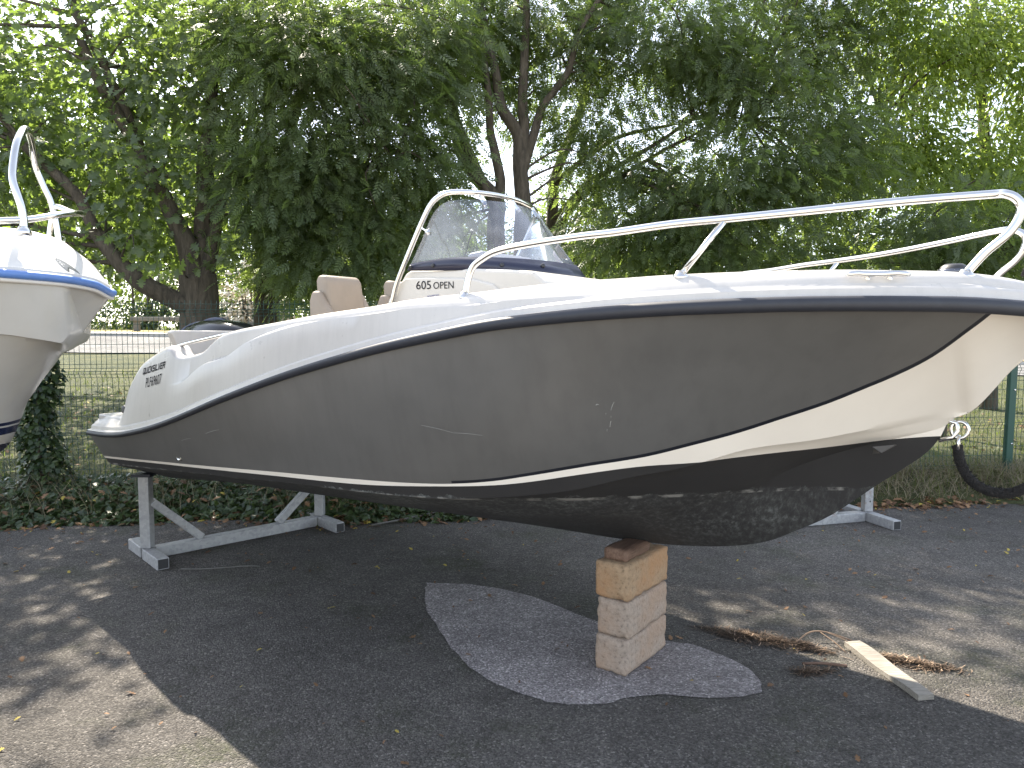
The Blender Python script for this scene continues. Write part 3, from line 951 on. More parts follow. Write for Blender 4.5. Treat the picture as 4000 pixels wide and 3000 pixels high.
# ---- helm seats
def seat(v0):
    root = bpy.data.objects.new('helm_seat', None); COL.objects.link(root); root.parent = BOAT; root.location = P3(-1.98, v0, 0)

    def pr(name, prof, y0, y1, mat=m_vinyl, bev=0.03):
        n = len(prof)
        V = [(u, y0, z) for u, z in prof] + [(u, y1, z) for u, z in prof]
        F = [tuple(range(n)), tuple(reversed(range(n, 2 * n)))] + [((i + 1) % n, i, n + i, n + (i + 1) % n) for i in range(n)]
        o = mesh_obj(name, V, F, mat, root, True); soften(o, bev, 3, 25); return o
    pr('backrest', [(-.02, 1.66), (-.085, 1.98), (-.092, 2.05), (-.07, 2.088), (0.0, 2.083), (.03, 2.045), (.045, 1.95), (.07, 1.80), (.10, 1.66)], -.145, .145)
    for s in (-1, 1):
        pr('side_bolster', [(-.095, 1.60), (-.10, 1.92), (-.07, 1.985), (-.01, 1.98), (.045, 1.90), (.11, 1.835), (.30, 1.79), (.46, 1.755), (.48, 1.70), (.46, 1.60)], s * .165 - .03, s * .165 + .03, m_vinyl, 0.022)
    pr('seat_cushion', [(0, 1.58), (0, 1.68), (.44, 1.735), (.50, 1.68), (.46, 1.58)], -.135, .135)
    mb = MB(); mb.lathe((.1, 0, 1.05), (0, 0, 1), [(0, .16), (.03, .15), (.05, .05), (.52, .05)], 14); mb.build('pedestal', m_steel, root, True)


seat(.29); seat(-.29)

# ---- outboard
ob = bpy.data.objects.new('outboard_motor', None); COL.objects.link(ob); ob.parent = BOAT; ob.location = (-3.95, 0, 0)
rows = []
for t, z0, w, zt in ((-.36, 1.58, .02, 1.66), (-.33, 1.50, .14, 1.735), (-.22, 1.46, .19, 1.80), (0, 1.44, .21, 1.835), (.22, 1.45, .20, 1.825), (.42, 1.48, .16, 1.785), (.5, 1.52, .10, 1.73), (.54, 1.6, .02, 1.66)):
    rw = []
    for a in np.linspace(0, 2 * math.pi, 22, endpoint=False):
        cs, sn = math.cos(a), math.sin(a)
        y = w * math.copysign(abs(cs) ** 0.6, cs); z = (zt + z0) / 2 + (zt - z0) / 2 * math.copysign(abs(sn) ** 0.6, sn)
        rw.append((t, y, z))
    rows.append(rw)
cw = loft('cowling', rows, m_cowl, ob, True, True)
for t0 in (-.30, -.08):
    mb = MB()
    pts = [(t0 + .10 * math.sin(a) ** 2, -.205 * math.cos(a) * (0.93 if t0 < -.2 else 1.02), 1.64 + (.17 if t0 < -.2 else .2) * math.sin(a)) for a in np.linspace(0.15, math.pi - 0.15, 14)]
    mb.tube(pts, [0.018] * 14, 6); mb.build('cowling_stripe', m_cowlgrey, cw, True)
mb = MB(); mb.box((-.12, -.09, .74), (.12, .09, 1.5)); mb.box((.05, -.12, 1.0), (.3, .12, 1.45)); soften(mb.build('leg_casing', m_cowl, ob), 0.03)
mb = MB(); mb.lathe((-.12, 0, .66), (1, 0, 0), [(-.2, .03), (-.12, .055), (.15, .055), (.3, .02)], 14); mb.box((-.2, -.15, .80), (.18, .15, .815)); mb.box((-.06, -.012, .50), (.1, .012, .68)); mb.build('gearcase', m_cowl, ob)
for k in range(3):
    a = 2 * math.pi * k / 3
    mb = MB(); c, s = math.cos(a), math.sin(a)
    mb.add([(-.30, c * .03, .66 + s * .03), (-.34, c * .16 - s * .07, .66 + s * .16 + c * .07), (-.29, c * .19, .66 + s * .19), (-.25, c * .14 + s * .06, .66 + s * .14 - c * .06)], [(0, 1, 2, 3)])
    o = mb.build('propeller_blade', m_steel, ob); so = o.modifiers.new('solid', 'SOLIDIFY'); so.thickness = 0.008


# ------------------------------------------------------------------ rope and shackle at the bow
sh = MB()
ring = [(0.030 * math.cos(a), 0, 0.034 * math.sin(a)) for a in np.linspace(0, 2 * math.pi, 20)]
BM = Matrix.Translation((0.66, 3.72, 0)) @ Matrix.Rotation(R(-36.5), 4, 'Z')


def bw(u, v, z):
    return tuple(BM @ Vector(P3(u, v, z)))


sh.tube([bw(1.438 + p[0], 0.0, 1.318 + p[2]) for p in ring], .0075, 8, False)
sh.tube([bw(1.436, p[0] * 0.7, 1.262 + p[2] * 0.9) for p in ring], .0065, 8, False)
tag(sh.build('shackle', m_steel, None, True), 'galvanised bow shackle linking the dark rope to the white stem', 'shackle')
rp = smooth_path([bw(*p) for p in [(1.432, 0, 1.255), (1.446, 0, 1.184), (1.488, 0, 1.113), (1.567, 0, 1.078), (1.658, 0, 1.106), (1.80, 0.01, 1.26), (1.93, .015, 1.52), (1.985, .015, 1.74), (1.97, .02, 1.845), (1.86, .03, 1.872), (1.62, .03, 1.945)]], 10)
mb = MB(); mb.tube(rp, [0.020 + 0.0035 * mnoise.noise((i * 0.9, 0, 0)) for i in range(len(rp))], 10)
rope = mb.build('mooring_rope', m_rope, None, True)
tag(rope, 'thick fuzzy black rope hanging in a loop from the bow shackle', 'rope')
FV = []; FF = []
for i in range(2600):
    k = random.randrange(len(rp) - 1); p = np.array(rp[k]) * (1 - (t := random.random())) + np.array(rp[k + 1]) * t
    d = RNG.normal(size=3); d /= np.linalg.norm(d)
    q = p + d * 0.018; e = p + d * (0.026 + 0.006 * random.random()) + RNG.normal(size=3) * 0.004
    s = np.cross(d, RNG.normal(size=3)); s = s / np.linalg.norm(s) * 0.0018
    b = len(FV); FV += [q - s, q + s, e]; FF.append((b, b + 1, b + 2))
fz = raw_mesh('rope_fuzz', np.array(FV), np.array(FF), m_rope, rope)
tag(fz, kind='stuff')


# ------------------------------------------------------------------ keel blocks, packing wood
def rough_block(name, L, W, Hh, mat, loc, rz, seed, chip=0.015):
    bm = bmesh.new()
    bmesh.ops.create_cube(bm, size=1)
    bmesh.ops.scale(bm, verts=bm.verts, vec=(L, W, Hh))
    bmesh.ops.bevel(bm, geom=bm.edges[:], offset=0.018, segments=2, affect='EDGES', profile=0.6)
    bmesh.ops.subdivide_edges(bm, edges=[e for e in bm.edges if e.calc_length() > 0.04], cuts=9, use_grid_fill=True)
    for v in bm.verts:
        q = Vector((v.co.x + seed * 3.1, v.co.y, v.co.z))
        ex = (abs(v.co.x) > L / 2 - .02) + (abs(v.co.y) > W / 2 - .02) + (abs(v.co.z) > Hh / 2 - .02)
        a = mnoise.noise(q * 38) * 0.0016 + mnoise.noise(q * 90) * 0.0012
        if ex >= 2: a -= chip * max(0, mnoise.noise(q * 24) + 0.15)
        d = Vector((v.co.x / L, v.co.y / W, v.co.z / Hh)).normalized()
        v.co += d * a
        v.co.z = min(max(v.co.z, -Hh / 2), Hh / 2)
    me = bpy.data.meshes.new(name); bm.to_mesh(me); bm.free()
    o = link_mesh(name, me, mat, None, True)
    o.location = loc; o.rotation_euler = (0, 0, rz)
    return o


BX, BY, BR = 0.632, 3.655, math.atan2(.79, .61)
for i, (lab, mt, dx, dr) in enumerate((('grey concrete block at the bottom of the keel stack', m_block_a, 0.0, 0.0), ('grey speckled concrete block in the middle of the keel stack', m_block_a, 0.004, 0.02), ('orange stained concrete block at the top of the keel stack', m_block_b, 0.002, -0.015))):
    o = rough_block('concrete_block', 0.45, 0.188, 0.188, mt, (BX + dx, BY - dx, 0.097 + 0.1895 * i), BR + dr, i)
    tag(o, lab, 'concrete block', 'concrete blocks stacked under the keel')
o = rough_block('packing_wood', 0.27, 0.135, 0.062, m_oldwood, (BX - 0.035, BY - 0.045, 0.570 + 0.031), BR + 0.02, 9, 0.012)
tag(o, 'dark wooden chock wedged between keel and top concrete block', 'wood chock')


# ------------------------------------------------------------------ galvanised stands
def stand(a, b, hz_a, hz_b, label, foot=0.36):
    a = Vector((a[0], a[1], 0)); b = Vector((b[0], b[1], 0))
    root = empty('boat_stand', ((a + b) / 2)[:])
    tag(root, label, 'boat stand', 'galvanised boat stands')
    o = (a + b) / 2; d = (b - a).normalized(); s = Vector((d.y, -d.x, 0))
    w = 0.085
    A = a - o; B = b - o

    def part(name, p, q, ww=w, hh=w, bev=0.006):
        mb = MB(); mb.bar(p, q, ww, hh); ob_ = mb.build(name, m_galv, root); soften(ob_, bev, 2); return ob_
    part('base_beam', A + d * 0.045 + Vector((0, 0, .0435)), B - d * 0.045 + Vector((0, 0, .0435)))
    for q, hz, sg in ((A, hz_a, 1), (B, hz_b, -1)):
        for e in (1, -1):
            ft = part('foot', q + s * (e * (0.046 if e < 0 else -0.0005)) + Vector((0, 0, .044)), q + s * (e * foot) + Vector((0, 0, .044)))
            mb = MB(); mb.bar(q + s * (e * (foot - 0.02)) + Vector((0, 0, .044)), q + s * (e * (foot + 0.0015)) + Vector((0, 0, .044)), w * 0.82); mb.build('tube_mouth', m_plastic, ft)
        part('post', q + Vector((0, 0, .0875)), q + Vector((0, 0, hz)), 0.078, 0.078)
        part('brace', q + d * (sg * 0.04) + Vector((0, 0, min(hz * .68, .44))), q + d * (sg * 0.40) + Vector((0, 0, .09)), 0.06, 0.06)
        p = mb = MB(); mb.box((q.x - .07, q.y - .07, hz + .0005), (q.x + .07, q.y + .07, hz + .022)); mb.build('hull_pad', m_rubber, root)
        for hh in (0.93, 0.62, 0.28):
            side = -s if s.y > 0 else s
            mb = MB(); mb.lathe(q + side * 0.0395 + Vector((0, 0, hz * hh)), side, [(0, .009), (.002, .009)], 10); mb.build('pin_hole', m_plastic, root)
    return root


stand((-2.78, 5.33), (-1.73, 6.31), .640, .595, 'galvanised boat stand under the stern with near post in view')
stand((1.85, 6.07), (3.27, 6.46), .66, .66, 'galvanised boat stand by the leaf litter, standing behind the bow')

# ------------------------------------------------------------------ plank on the asphalt
pd = Vector((0.075, -0.58, 0)).normalized()
mb = MB()
n = 14; L = 0.62
rows = []
for i in range(n + 1):
    t = i / n; c = Vector((1.868, 3.80, 0)) + Vector((0.064, -0.59, 0)) * t
    w = 0.047 + 0.006 * math.sin(t * 5); up = 0.012 + 0.004 * math.sin(t * 9)
    s = Vector((0.994, 0.108, 0))
    rows.append([tuple(c - s * w + Vector((0, 0, .002))), tuple(c + s * w + Vector((0, 0, .004))), tuple(c + s * (w - .003) + Vector((0, 0, up + .016))), tuple(c - s * (w - .003) + Vector((0, 0, up + .014)))])
k = 4
V = [p for r in rows for p in r]; F = []
for i in range(n):
    for j in range(4):
        F.append((i * 4 + j, i * 4 + (j + 1) % 4, (i + 1) * 4 + (j + 1) % 4, (i + 1) * 4 + j))
F += [(3, 2, 1, 0), (n * 4, n * 4 + 1, n * 4 + 2, n * 4 + 3)]
plank = mesh_obj('plank', V, F, m_plank)
tag(plank, 'short weathered wooden plank lying on asphalt beside pine straw', 'plank')


# ------------------------------------------------------------------ left boat (only its bow is in view)
A2 = R(22.4)
LB = empty('cabin_boat', (-2.05, 3.66, 0), A2)
tag(LB, 'white boat bow with blue rubbing strake and steel pulpit, left edge', 'boat')
c_b = pchip([-4.6, -1.6, -1, -.6, -.34, -.15, -.05, -.015, 0], [1.10, 1.12, .98, .80, .61, .40, .20, .09, 0.0])
c_rail = pchip([-4.6, -1.5, -.34, -.15, -.05, 0], [1.93, 1.97, 1.96, 1.958, 1.948, 1.917])
c_keel = pchip([-4.6, -1.6, -.8, -.55, -.47, -.436, -.403, -.351, -.277, -.231, -.19, -.174, -.12, -.055, 0], [.80, .85, .98, 1.10, 1.161, 1.229, 1.331, 1.422, 1.535, 1.604, 1.628, 1.646, 1.732, 1.827, 1.90])
c_step = pchip([-4.6, -1, -.37, -.26, -.18, -.136, 0], [1.66, 1.71, 1.706, 1.687, 1.668, 1.655, 1.9])
c_crown = pchip([-4.6, -1.5, -.8, -.46, -.37, -.27, -.21, -.146, -.078, -.039, -.009, 0], [2.30, 2.30, 2.245, 2.222, 2.217, 2.195, 2.173, 2.121, 2.059, 2.002, 1.957, 1.94])
UU = np.concatenate([np.linspace(-4.6, -1.2, 14), np.linspace(-1.1, -.5, 14), np.linspace(-.48, -.02, 46), [-.015, -.01, -.005, -.001]])
V = []; F = []; L2 = []; nr = None
for u in UU:
    b = max(float(c_b(u)), 0.0); zr = float(c_rail(u)) - .01; k = float(c_keel(u)); st = float(c_step(u))
    st = min(max(st, k + 0.01), zr - 0.02)
    bs_ = b * (0.80 + 0.10 * np.clip(-u - .3, 0, 1)) if u < -.14 else b * (st - k) / (zr - k) * 0.9
    sec = [(0, k)]
    inn = max(bs_ - 0.028, 0.0)
    for t in np.linspace(.14, 1, 9):
        sec.append((inn * (t ** 0.78), k + (st - 0.004 - k) * t ** 1.15))
    for t in np.linspace(0, 1, 9):
        sec.append((bs_ + (b - bs_) * (t * .9 + .1 * t * t), st + (zr - st) * t))
    full = [(-v, z) for v, z in reversed(sec[1:])] + sec
    nr = len(full)
    V += [(u, -v, z) for v, z in full]
for i in range(len(UU) - 1):
    for j in range(nr - 1):
        F.append((i * nr + j, (i + 1) * nr + j, (i + 1) * nr + j + 1, i * nr + j + 1))
F.append(tuple(range(nr)))


def cruiser_mat():
    M = NT('cruiser_hull')
    sepn = M.n('ShaderNodeSeparateXYZ'); M.l(M.coord(), sepn.inputs[0])
    z = sepn.outputs['Z']
    c = M.mix(M.ramp(M.noise(2.5, 5), [(0.4, 0.0), (0.75, 1.0)]), (0.49, 0.465, 0.42), (0.40, 0.375, 0.335))
    yl = M.ramp(M.noise(9, 5, 0.6, M.stretch((1, 1, 0.3))), [(0.5, 0.0), (0.8, 0.35)])
    c = M.mix(yl, c, (0.5, 0.45, 0.35))
    for lo, hi in ((1.226, 1.263), (1.272, 1.288)):
        band_ = M.math('MULTIPLY', M.math('GREATER_THAN', z, lo), M.math('LESS_THAN', z, hi))
        c = M.mix(band_, c, (0.012, 0.018, 0.055))
    c = M.mix(M.math('LESS_THAN', z, 1.175), c, (0.02, 0.02, 0.035))
    M.base(c)
    M.set(Roughness=0.2)
    M.bump(M.noise(1.5, 2), 0.05, 0.02)
    return M.m


h2 = mesh_obj('hull', V, F, cruiser_mat(), LB, True)
es = h2.modifiers.new('edges', 'EDGE_SPLIT'); es.split_angle = R(30)
V = []; F = []
for u in UU:
    b = max(float(c_b(u)), 0.0); zr = float(c_rail(u)); cr = float(c_crown(u)); hgt = max(cr - zr, 0.0)
    sec = [(b + .002, zr + .012), (b - .012, zr + .016), (b - .014, zr + .030), (b - .030, zr + .034)]
    for a in np.linspace(8, 90, 12):
        vv = (b - .030) * math.cos(R(a)) ** 0.8
        sec.append((vv, zr + .034 + max(hgt - .034, 0.0) * (1 - (max(vv, 0) / max(b - .030, 1e-6)) ** 1.7 if b > .031 else 1.0)))
    sec = [(max(v, 0), z) for v, z in sec]
    full = sec + [(-v, z) for v, z in reversed(sec[:-1])]
    nr = len(full); V += [(u, -v, z) for v, z in full]
for i in range(len(UU) - 1):
    for j in range(nr - 1):
        F.append((i * nr + j, (i + 1) * nr + j, (i + 1) * nr + j + 1, i * nr + j + 1))
F.append(tuple(range(nr)))
d2 = mesh_obj('deck', V, F, gelcoat('cruiser_deck', (0.60, 0.58, 0.545), 0.05, 0.35), LB, True)
es = d2.modifiers.new('edges', 'EDGE_SPLIT'); es.split_angle = R(32)
pth = [(u, -(max(float(c_b(u)), 0) + .006), float(c_rail(u)) - .002) for u in UU]
pth = pth + [(.008, 0, float(c_rail(0)))] + [(p[0], -p[1], p[2]) for p in reversed(pth)]
mb = MB(); mb.tube(pth, 0.019, 10); mb.build('rubbing_strake', m_blue, LB, True)
mb = MB(); mb.tube([(p[0] - .003, p[1] * .995, p[2] - .026) for p in pth], 0.010, 8); mb.build('white_beading', m_cream, LB, True)
PU = [(-.279, .40, 2.165), (-.284, .398, 2.252), (-.298, .395, 2.311), (-.315, .385, 2.374), (-.318, .37, 2.431), (-.312, .33, 2.535), (-.308, .27, 2.60), (-.315, .15, 2.662), (-.33, .0, 2.695), (-.345, -.13, 2.69), (-.36, -.24, 2.672), (-.375, -.34, 2.63), (-.372, -.385, 2.58), (-.346, -.395, 2.50), (-.316, -.398, 2.418), (-.297, -.40, 2.307), (-.285, -.40, 2.18)]
mb = MB(); mb.tube([P3(*p) for p in smooth_path(PU, 6)], 0.0165, 12); pul = mb.build('bow_pulpit', m_steel, LB, True)
BR2 = [(-.50, .42, 2.175), (-.36, .41, 2.20), (-.27, .38, 2.215), (-.17, .26, 2.26), (-.12, .1, 2.295), (-.13, -.12, 2.325), (-.21, -.30, 2.36), (-.29, -.38, 2.395), (-.31, -.42, 2.375), (-.33, -.44, 2.30), (-.345, -.44, 2.20)]
mb = MB(); mb.tube([P3(*p) for p in smooth_path(BR2, 6)], 0.0145, 12); mb.build('lower_rail', m_steel, pul, True)
for v in (.40, -.40):
    mb = MB(); mb.lathe(P3(-.282, v, 2.140), (0, 0, 1), [(0, .032), (.02, .03), (.04, .019)], 14); mb.build('foot_flange', m_steel, pul, True)


# oval badge on the deck side
def deck2(u, z):
    b = max(float(c_b(u)), 0.0); zr = float(c_rail(u)); hgt = max(float(c_crown(u)) - zr - .034, 1e-3)
    s = float(np.clip((z - zr - .034) / hgt, 0, 1))
    return (b - .030) * (1 - s) ** (1 / 1.7)


bc_u, bc_z = -.135, 2.015
ring_ = []
V = [P3(bc_u, deck2(bc_u, bc_z) + .004, bc_z)]
for a in np.linspace(0, 2 * math.pi, 30, endpoint=False):
    x = .052 * math.cos(a); y = .016 * math.sin(a) * (1 + .25 * math.cos(a))
    u = bc_u + x * .90; z = bc_z - x * .75 + y
    V.append(P3(u, deck2(u, z) + .004, z))
badge = mesh_obj('maker_badge', V, [(0, i, i % 30 + 1) for i in range(1, 31)], m_badge, LB)
text_part('badge_lettering', 'CNC', 0.014, 0.032, lambda x, y: P3(bc_u - .040 + x * .9, deck2(bc_u - .040 + x * .9, bc_z + .022 - x * .75 + y) + .006, bc_z + .022 - x * .75 + y), m_badgeprint, badge)
# its support, outside the frame
for i in range(5):
    o = rough_block('concrete_block', 0.45, 0.188, 0.188, m_block_a, (-2.05 - 0.92 * 1.5, 3.66 - 0.38 * 1.5, 0.097 + 0.1895 * i - (0.13 if i == 4 else 0) * 0), A2 + R(90), 20 + i)
    if i == 4: o.scale.z = 0.4; o.location.z = 0.758 + 0.038
    tag(o, 'grey concrete block under the left boat, ' + ('lowest', 'second lowest', 'middle', 'second highest', 'topmost')[i] + ' of its stack', 'concrete block', 'concrete blocks under the left boat')

# ------------------------------------------------------------------ wire fence
POST_X = [-7.50, -4.67, -1.84, 0.62, 3.08, 5.53, 7.98]
FTOP = 1.90
tx, ty = 1 / math.hypot(1, .086), .086 / math.hypot(1, .086)
nx_, ny_ = ty, -tx                       # towards the camera


def fpt(x, z, off=0.0):
    return (x + nx_ * off, float(FENCE(x)) + ny_ * off, z)


panel_lab = ['green wire fence panel left of the ivy covered post', 'green wire fence panel between ivy covered post and boat stern', 'green wire fence panel seen behind the helm seats',
             'green wire fence panel hidden behind the dark hull amidships', 'green wire fence panel right behind the hanging black rope', 'green wire fence panel right of the bare green post']
post_lab = ['green fence post beyond the left boat', 'fence post wrapped in dark ivy beside the left boat', 'green fence post hidden behind the helm seats',
            'green fence post behind the helm console', 'green fence post behind the bow of the boat', 'bare green fence post under the bow, right of the rope', 'green fence post beyond the right edge']


def zig(h):
    """offset of the panel folds at height h below the top"""
    for c in (.105, .72, 1.325, 1.80):
        d = abs(h - c)
        if d < 0.05: return 0.030 * (1 - d / 0.05)
    return 0.0


for i in range(6):
    xa, xb = POST_X[i] + 0.045, POST_X[i + 1] - 0.045
    xm = (xa + xb) / 2
    gz = float(terrain(xm, FENCE(xm))) - 0.02
    zt = gz + FTOP
    root = empty('wire_fence', (xm, float(FENCE(xm)), gz))
    tag(root, panel_lab[i], 'wire fence', 'green wire fence panels along the yard edge')
    T = Matrix.Translation((-xm, -float(FENCE(xm)), -gz))
    mv = MB()
    hs = [0, .055, .08, .105, .13, .155, .67, .70, .72, .74, .77, 1.275, 1.30, 1.325, 1.35, 1.375, 1.75, 1.80, 1.85, FTOP]
    nwires = int((xb - xa) / .0505)
    for k in range(nwires + 1):
        x = xa + (xb - xa) * k / nwires
        wob = 0.004 * math.sin(k * 1.3 + i)
        mv.tube([T @ Vector(fpt(x + (wob if .3 < h < 1.7 else 0), zt - h, zig(h))) for h in hs], 0.0030, 3, False)
    mv.build('vertical_wires', m_fence, root)
    mh = MB()
    h = .03
    rows_h = [.035, .092, .118, .155, .235, .335, .435, .535, .635, .675, .707, .733, .77, .85, .95, 1.05, 1.15, 1.25, 1.312, 1.338, 1.38, 1.48, 1.58, 1.68, 1.787, 1.813]
    for h in rows_h:
        mh.tube([T @ Vector(fpt(xa + (xb - xa) * t, zt - h + 0.003 * math.sin(7 * t + h * 9), zig(h) + 0.004)) for t in np.linspace(0, 1, 7)], 0.0030, 3, False)
    mh.build('horizontal_wires', m_fence, root)
for i, x in enumerate(POST_X):
    gz = float(terrain(x, FENCE(x)))
    root = empty('fence_post', (x, float(FENCE(x)), gz - 0.02))
    tag(root, post_lab[i], 'fence post', 'green fence posts along the yard edge')
    root.rotation_euler = (0, 0.012 if i == 5 else 0.0, math.atan(.086))
    mb = MB(); mb.box((-.04, -.03, -.15), (.04, .03, FTOP + .06)); soften(mb.build('post_shaft', m_post, root), .006)
    mb = MB(); mb.box((-.043, -.033, FTOP + .0605), (.043, .033, FTOP + .08)); mb.build('cap', m_plastic, root)
    for z in (.35, .95, 1.55):
        mb = MB(); mb.lathe((.015, -.0302, z), (0, -1, 0), [(0, .012), (.006, .012), (.010, .006)], 8); mb.build('fixing_bolt', m_steel, root)

# ------------------------------------------------------------------ leaves
OAK = np.array([(.00, .00), (.05, .10), (.17, .16), (.10, .27), (.34, .36), (.33, .42), (.13, .50), (.38, .66), (.30, .70), (.13, .74), (.20, .88), (.09, .90), (.005, 1.0)])


def lobed_template(half, bend=0.18):
    n = len(half)
    V = [(-x, y, -bend * y * y + 0.25 * x * x * 2) for x, y in half] + [(x, y, -bend * y * y + 0.25 * x * x * 2) for x, y in half]
    F = [(i, i + n, i + n + 1, i + 1) for i in range(n - 1)]
    return np.array(V), np.array(F)


def ash_template(pairs=5):
    V = []; F = []

    def leaflet(bx, by, dx, dy, L, w):
        b = len(V); z = lambda y: -0.28 * y * y
        sx, sy = -dy, dx
        V.extend([(bx, by, z(by)), (bx + dx * L * .45 + sx * w, by + dy * L * .45 + sy * w, z(by) - .01), (bx + dx * L, by + dy * L, z(by) - .05), (bx + dx * L * .45 - sx * w, by + dy * L * .45 - sy * w, z(by) - .01)])
        F.append((b, b + 1, b + 2, b + 3))
    for j in range(pairs):
        y = .22 + .62 * j / (pairs - 1)
        for s in (-1, 1):
            a = R(58 - 6 * j)
            leaflet(0, y, s * math.sin(a), math.cos(a), .34 - .02 * abs(j - 2), .058)
    leaflet(0, .9, 0, 1, .3, .055)
    b = len(V); V.extend([(-.008, 0, 0), (.008, 0, 0), (.006, .9, -.22), (-.006, .9, -.22)]); F.append((b, b + 1, b + 2, b + 3))
    return np.array(V), np.array(F)


def simple_template(w=.19, bend=.2):
    V = [(0, 0, 0), (-w, .4, .04 - bend * .16), (0, .42, -bend * .16), (w, .4, .04 - bend * .16), (0, 1, -bend)]
    F = [(0, 2, 1, 1), (0, 3, 2, 2), (1, 2, 4, 4), (2, 3, 4, 4)]
    V = [(0, 0, 0), (-w, .42, .03 - bend * .18), (0, 1, -bend), (w, .42, .03 - bend * .18)]
    return np.array(V), np.array([(0, 3, 2, 1)])


def ivy_template():
    half = [(0, 0), (.30, -.05), (.48, .18), (.28, .38), (.30, .62), (.0, 1.0)]
    return lobed_template(half, .15)


T_OAK = lobed_template(OAK); T_ASH = ash_template(); T_SIMPLE = simple_template(); T_IVY = ivy_template()


def unit(a):
    return a / np.maximum(np.linalg.norm(a, axis=-1, keepdims=True), 1e-9)


def place(template, P, D, N, S):
    """instances of a leaf template: position, length direction, approximate normal, size"""
    T, F = template
    D = unit(D); X = unit(np.cross(D, N)); N = np.cross(X, D)
    V = P[:, None, :] + S[:, None, None] * (X[:, None, :] * T[None, :, 0:1] + D[:, None, :] * T[None, :, 1:2] + N[:, None, :] * T[None, :, 2:3])
    FF = F[None] + (np.arange(len(P)) * len(T))[:, None, None]
    return V.reshape(-1, 3), FF.reshape(-1, F.shape[1])


def crown_points(blobs, rng, gap=0.0, gscale=1.1, seed=0.0):
    C = []; O = []
    for cx, cy, cz, rx, ry, rz, n in blobs:
        k = 0
        while k < n:
            d = rng.normal(size=3); d /= np.linalg.norm(d)
            r = rng.random() ** (1 / 2.2)
            p = np.array([cx + d[0] * r * rx, cy + d[1] * r * ry, cz + d[2] * r * rz])
            if gap > 0 and mnoise.noise((p[0] * gscale + seed, p[1] * gscale, p[2] * gscale)) < -0.5 + gap and rng.random() < .85:
                k += 0.5
                continue
            C.append(p); O.append(unit(np.array([d[0], d[1] - .25, d[2] * .4 - .1]))); k += 1
    return np.array(C), np.array(O)


def foliage(name, parent, mat, template, blobs, per, size, spread=.34, droop=.55, rng=None, gap=0.25, gscale=1.1, seed=0.0):
    rng = rng or RNG
    C, O = crown_points(blobs, rng, gap, gscale, seed)
    m = len(C)
    off = rng.normal(size=(m, per, 3)) * spread * np.array([1, 1, .55])
    P = (C[:, None] + off).reshape(-1, 3)
    D = (O[:, None] + unit(off) * .6 + rng.normal(size=(m, per, 3)) * .45 + np.array([0, 0, -droop])).reshape(-1, 3)
    Nn = rng.normal(size=(m * per, 3)) * .55 + np.array([0, -.25, .9])
    S = size * (0.7 + .6 * rng.random(m * per))
    V, F = place(template, P, D, Nn, S)
    tcl = np.repeat(rng.random(m) * .6, per)
    tint = np.clip(tcl + rng.random(m * per) * .38, 0, .9)
    tint = np.where(rng.random(m * per) < .004, 1.0, tint)
    o = raw_mesh(name, V, F, mat, parent, np.repeat(tint, len(template[0])))
    return o


def limb(mb, pts, r0, r1, rng, n=5, sides=8, wob=.03):
    sp = smooth_path(pts, n)
    m = len(sp)
    q = [p + (np.array([mnoise.noise((p[2] * 1.7, p[0] * 1.3, 1)), mnoise.noise((p[2] * 1.5, p[0], 7)), 0]) * wob if 0 < i else 0) for i, p in enumerate(sp)]
    mb.tube(q, [r0 + (r1 - r0) * (i / (m - 1)) ** .8 for i in range(m)], sides)
    return q


def tree(label, base, limbs, blobs, mat, template, per, size, twigs=60, spread=.34, droop=.55, gap=.25, seed=1, group='trees beyond the fence', name='tree', thin=0.66):
    rng = np.random.default_rng(seed)
    gz = float(terrain(base[0], base[1]))
    root = empty(name, (base[0], base[1], gz))
    tag(root, label, 'tree', group)
    O = np.array([base[0], base[1], gz])
    mt = MB(); ends = []
    for pts, r0, r1 in limbs:
        q = limb(mt, [np.array(p) - O for p in pts], r0, r1, rng)
        ends += q[len(q) // 3:]
    # thinner branches reaching from the limbs into the crown
    C, _ = crown_points([(b[0] - O[0], b[1] - O[1], b[2] - O[2], b[3] * .95, b[4] * .95, b[5] * .95, max(2, int(twigs * b[6] / sum(x[6] for x in blobs)))) for b in blobs], rng)
    E = np.array(ends)
    for c in C:
        d = np.linalg.norm(E - c, axis=1) + 0.8 * np.maximum(E[:, 2] - c[2] + .2, 0)
        e = E[np.argmin(d)]
        mid = (e + c) / 2 + rng.normal(size=3) * .12 + np.array([0, 0, .12])
        L = np.linalg.norm(c - e)
        r = min(.012 + .010 * L, .045)
        limb(mt, [e, mid, c], r, .005, rng, 4, 5, .05)
    mt.build('trunk', m_bark, root, True)
    foliage('crown', root, mat, template, [(b[0] - O[0], b[1] - O[1], b[2] - O[2]) + tuple(b[3:6]) + (int(b[6] * thin),) for b in blobs], per, size, spread, droop, rng, gap, 1.1, seed * 3.7)
    return root


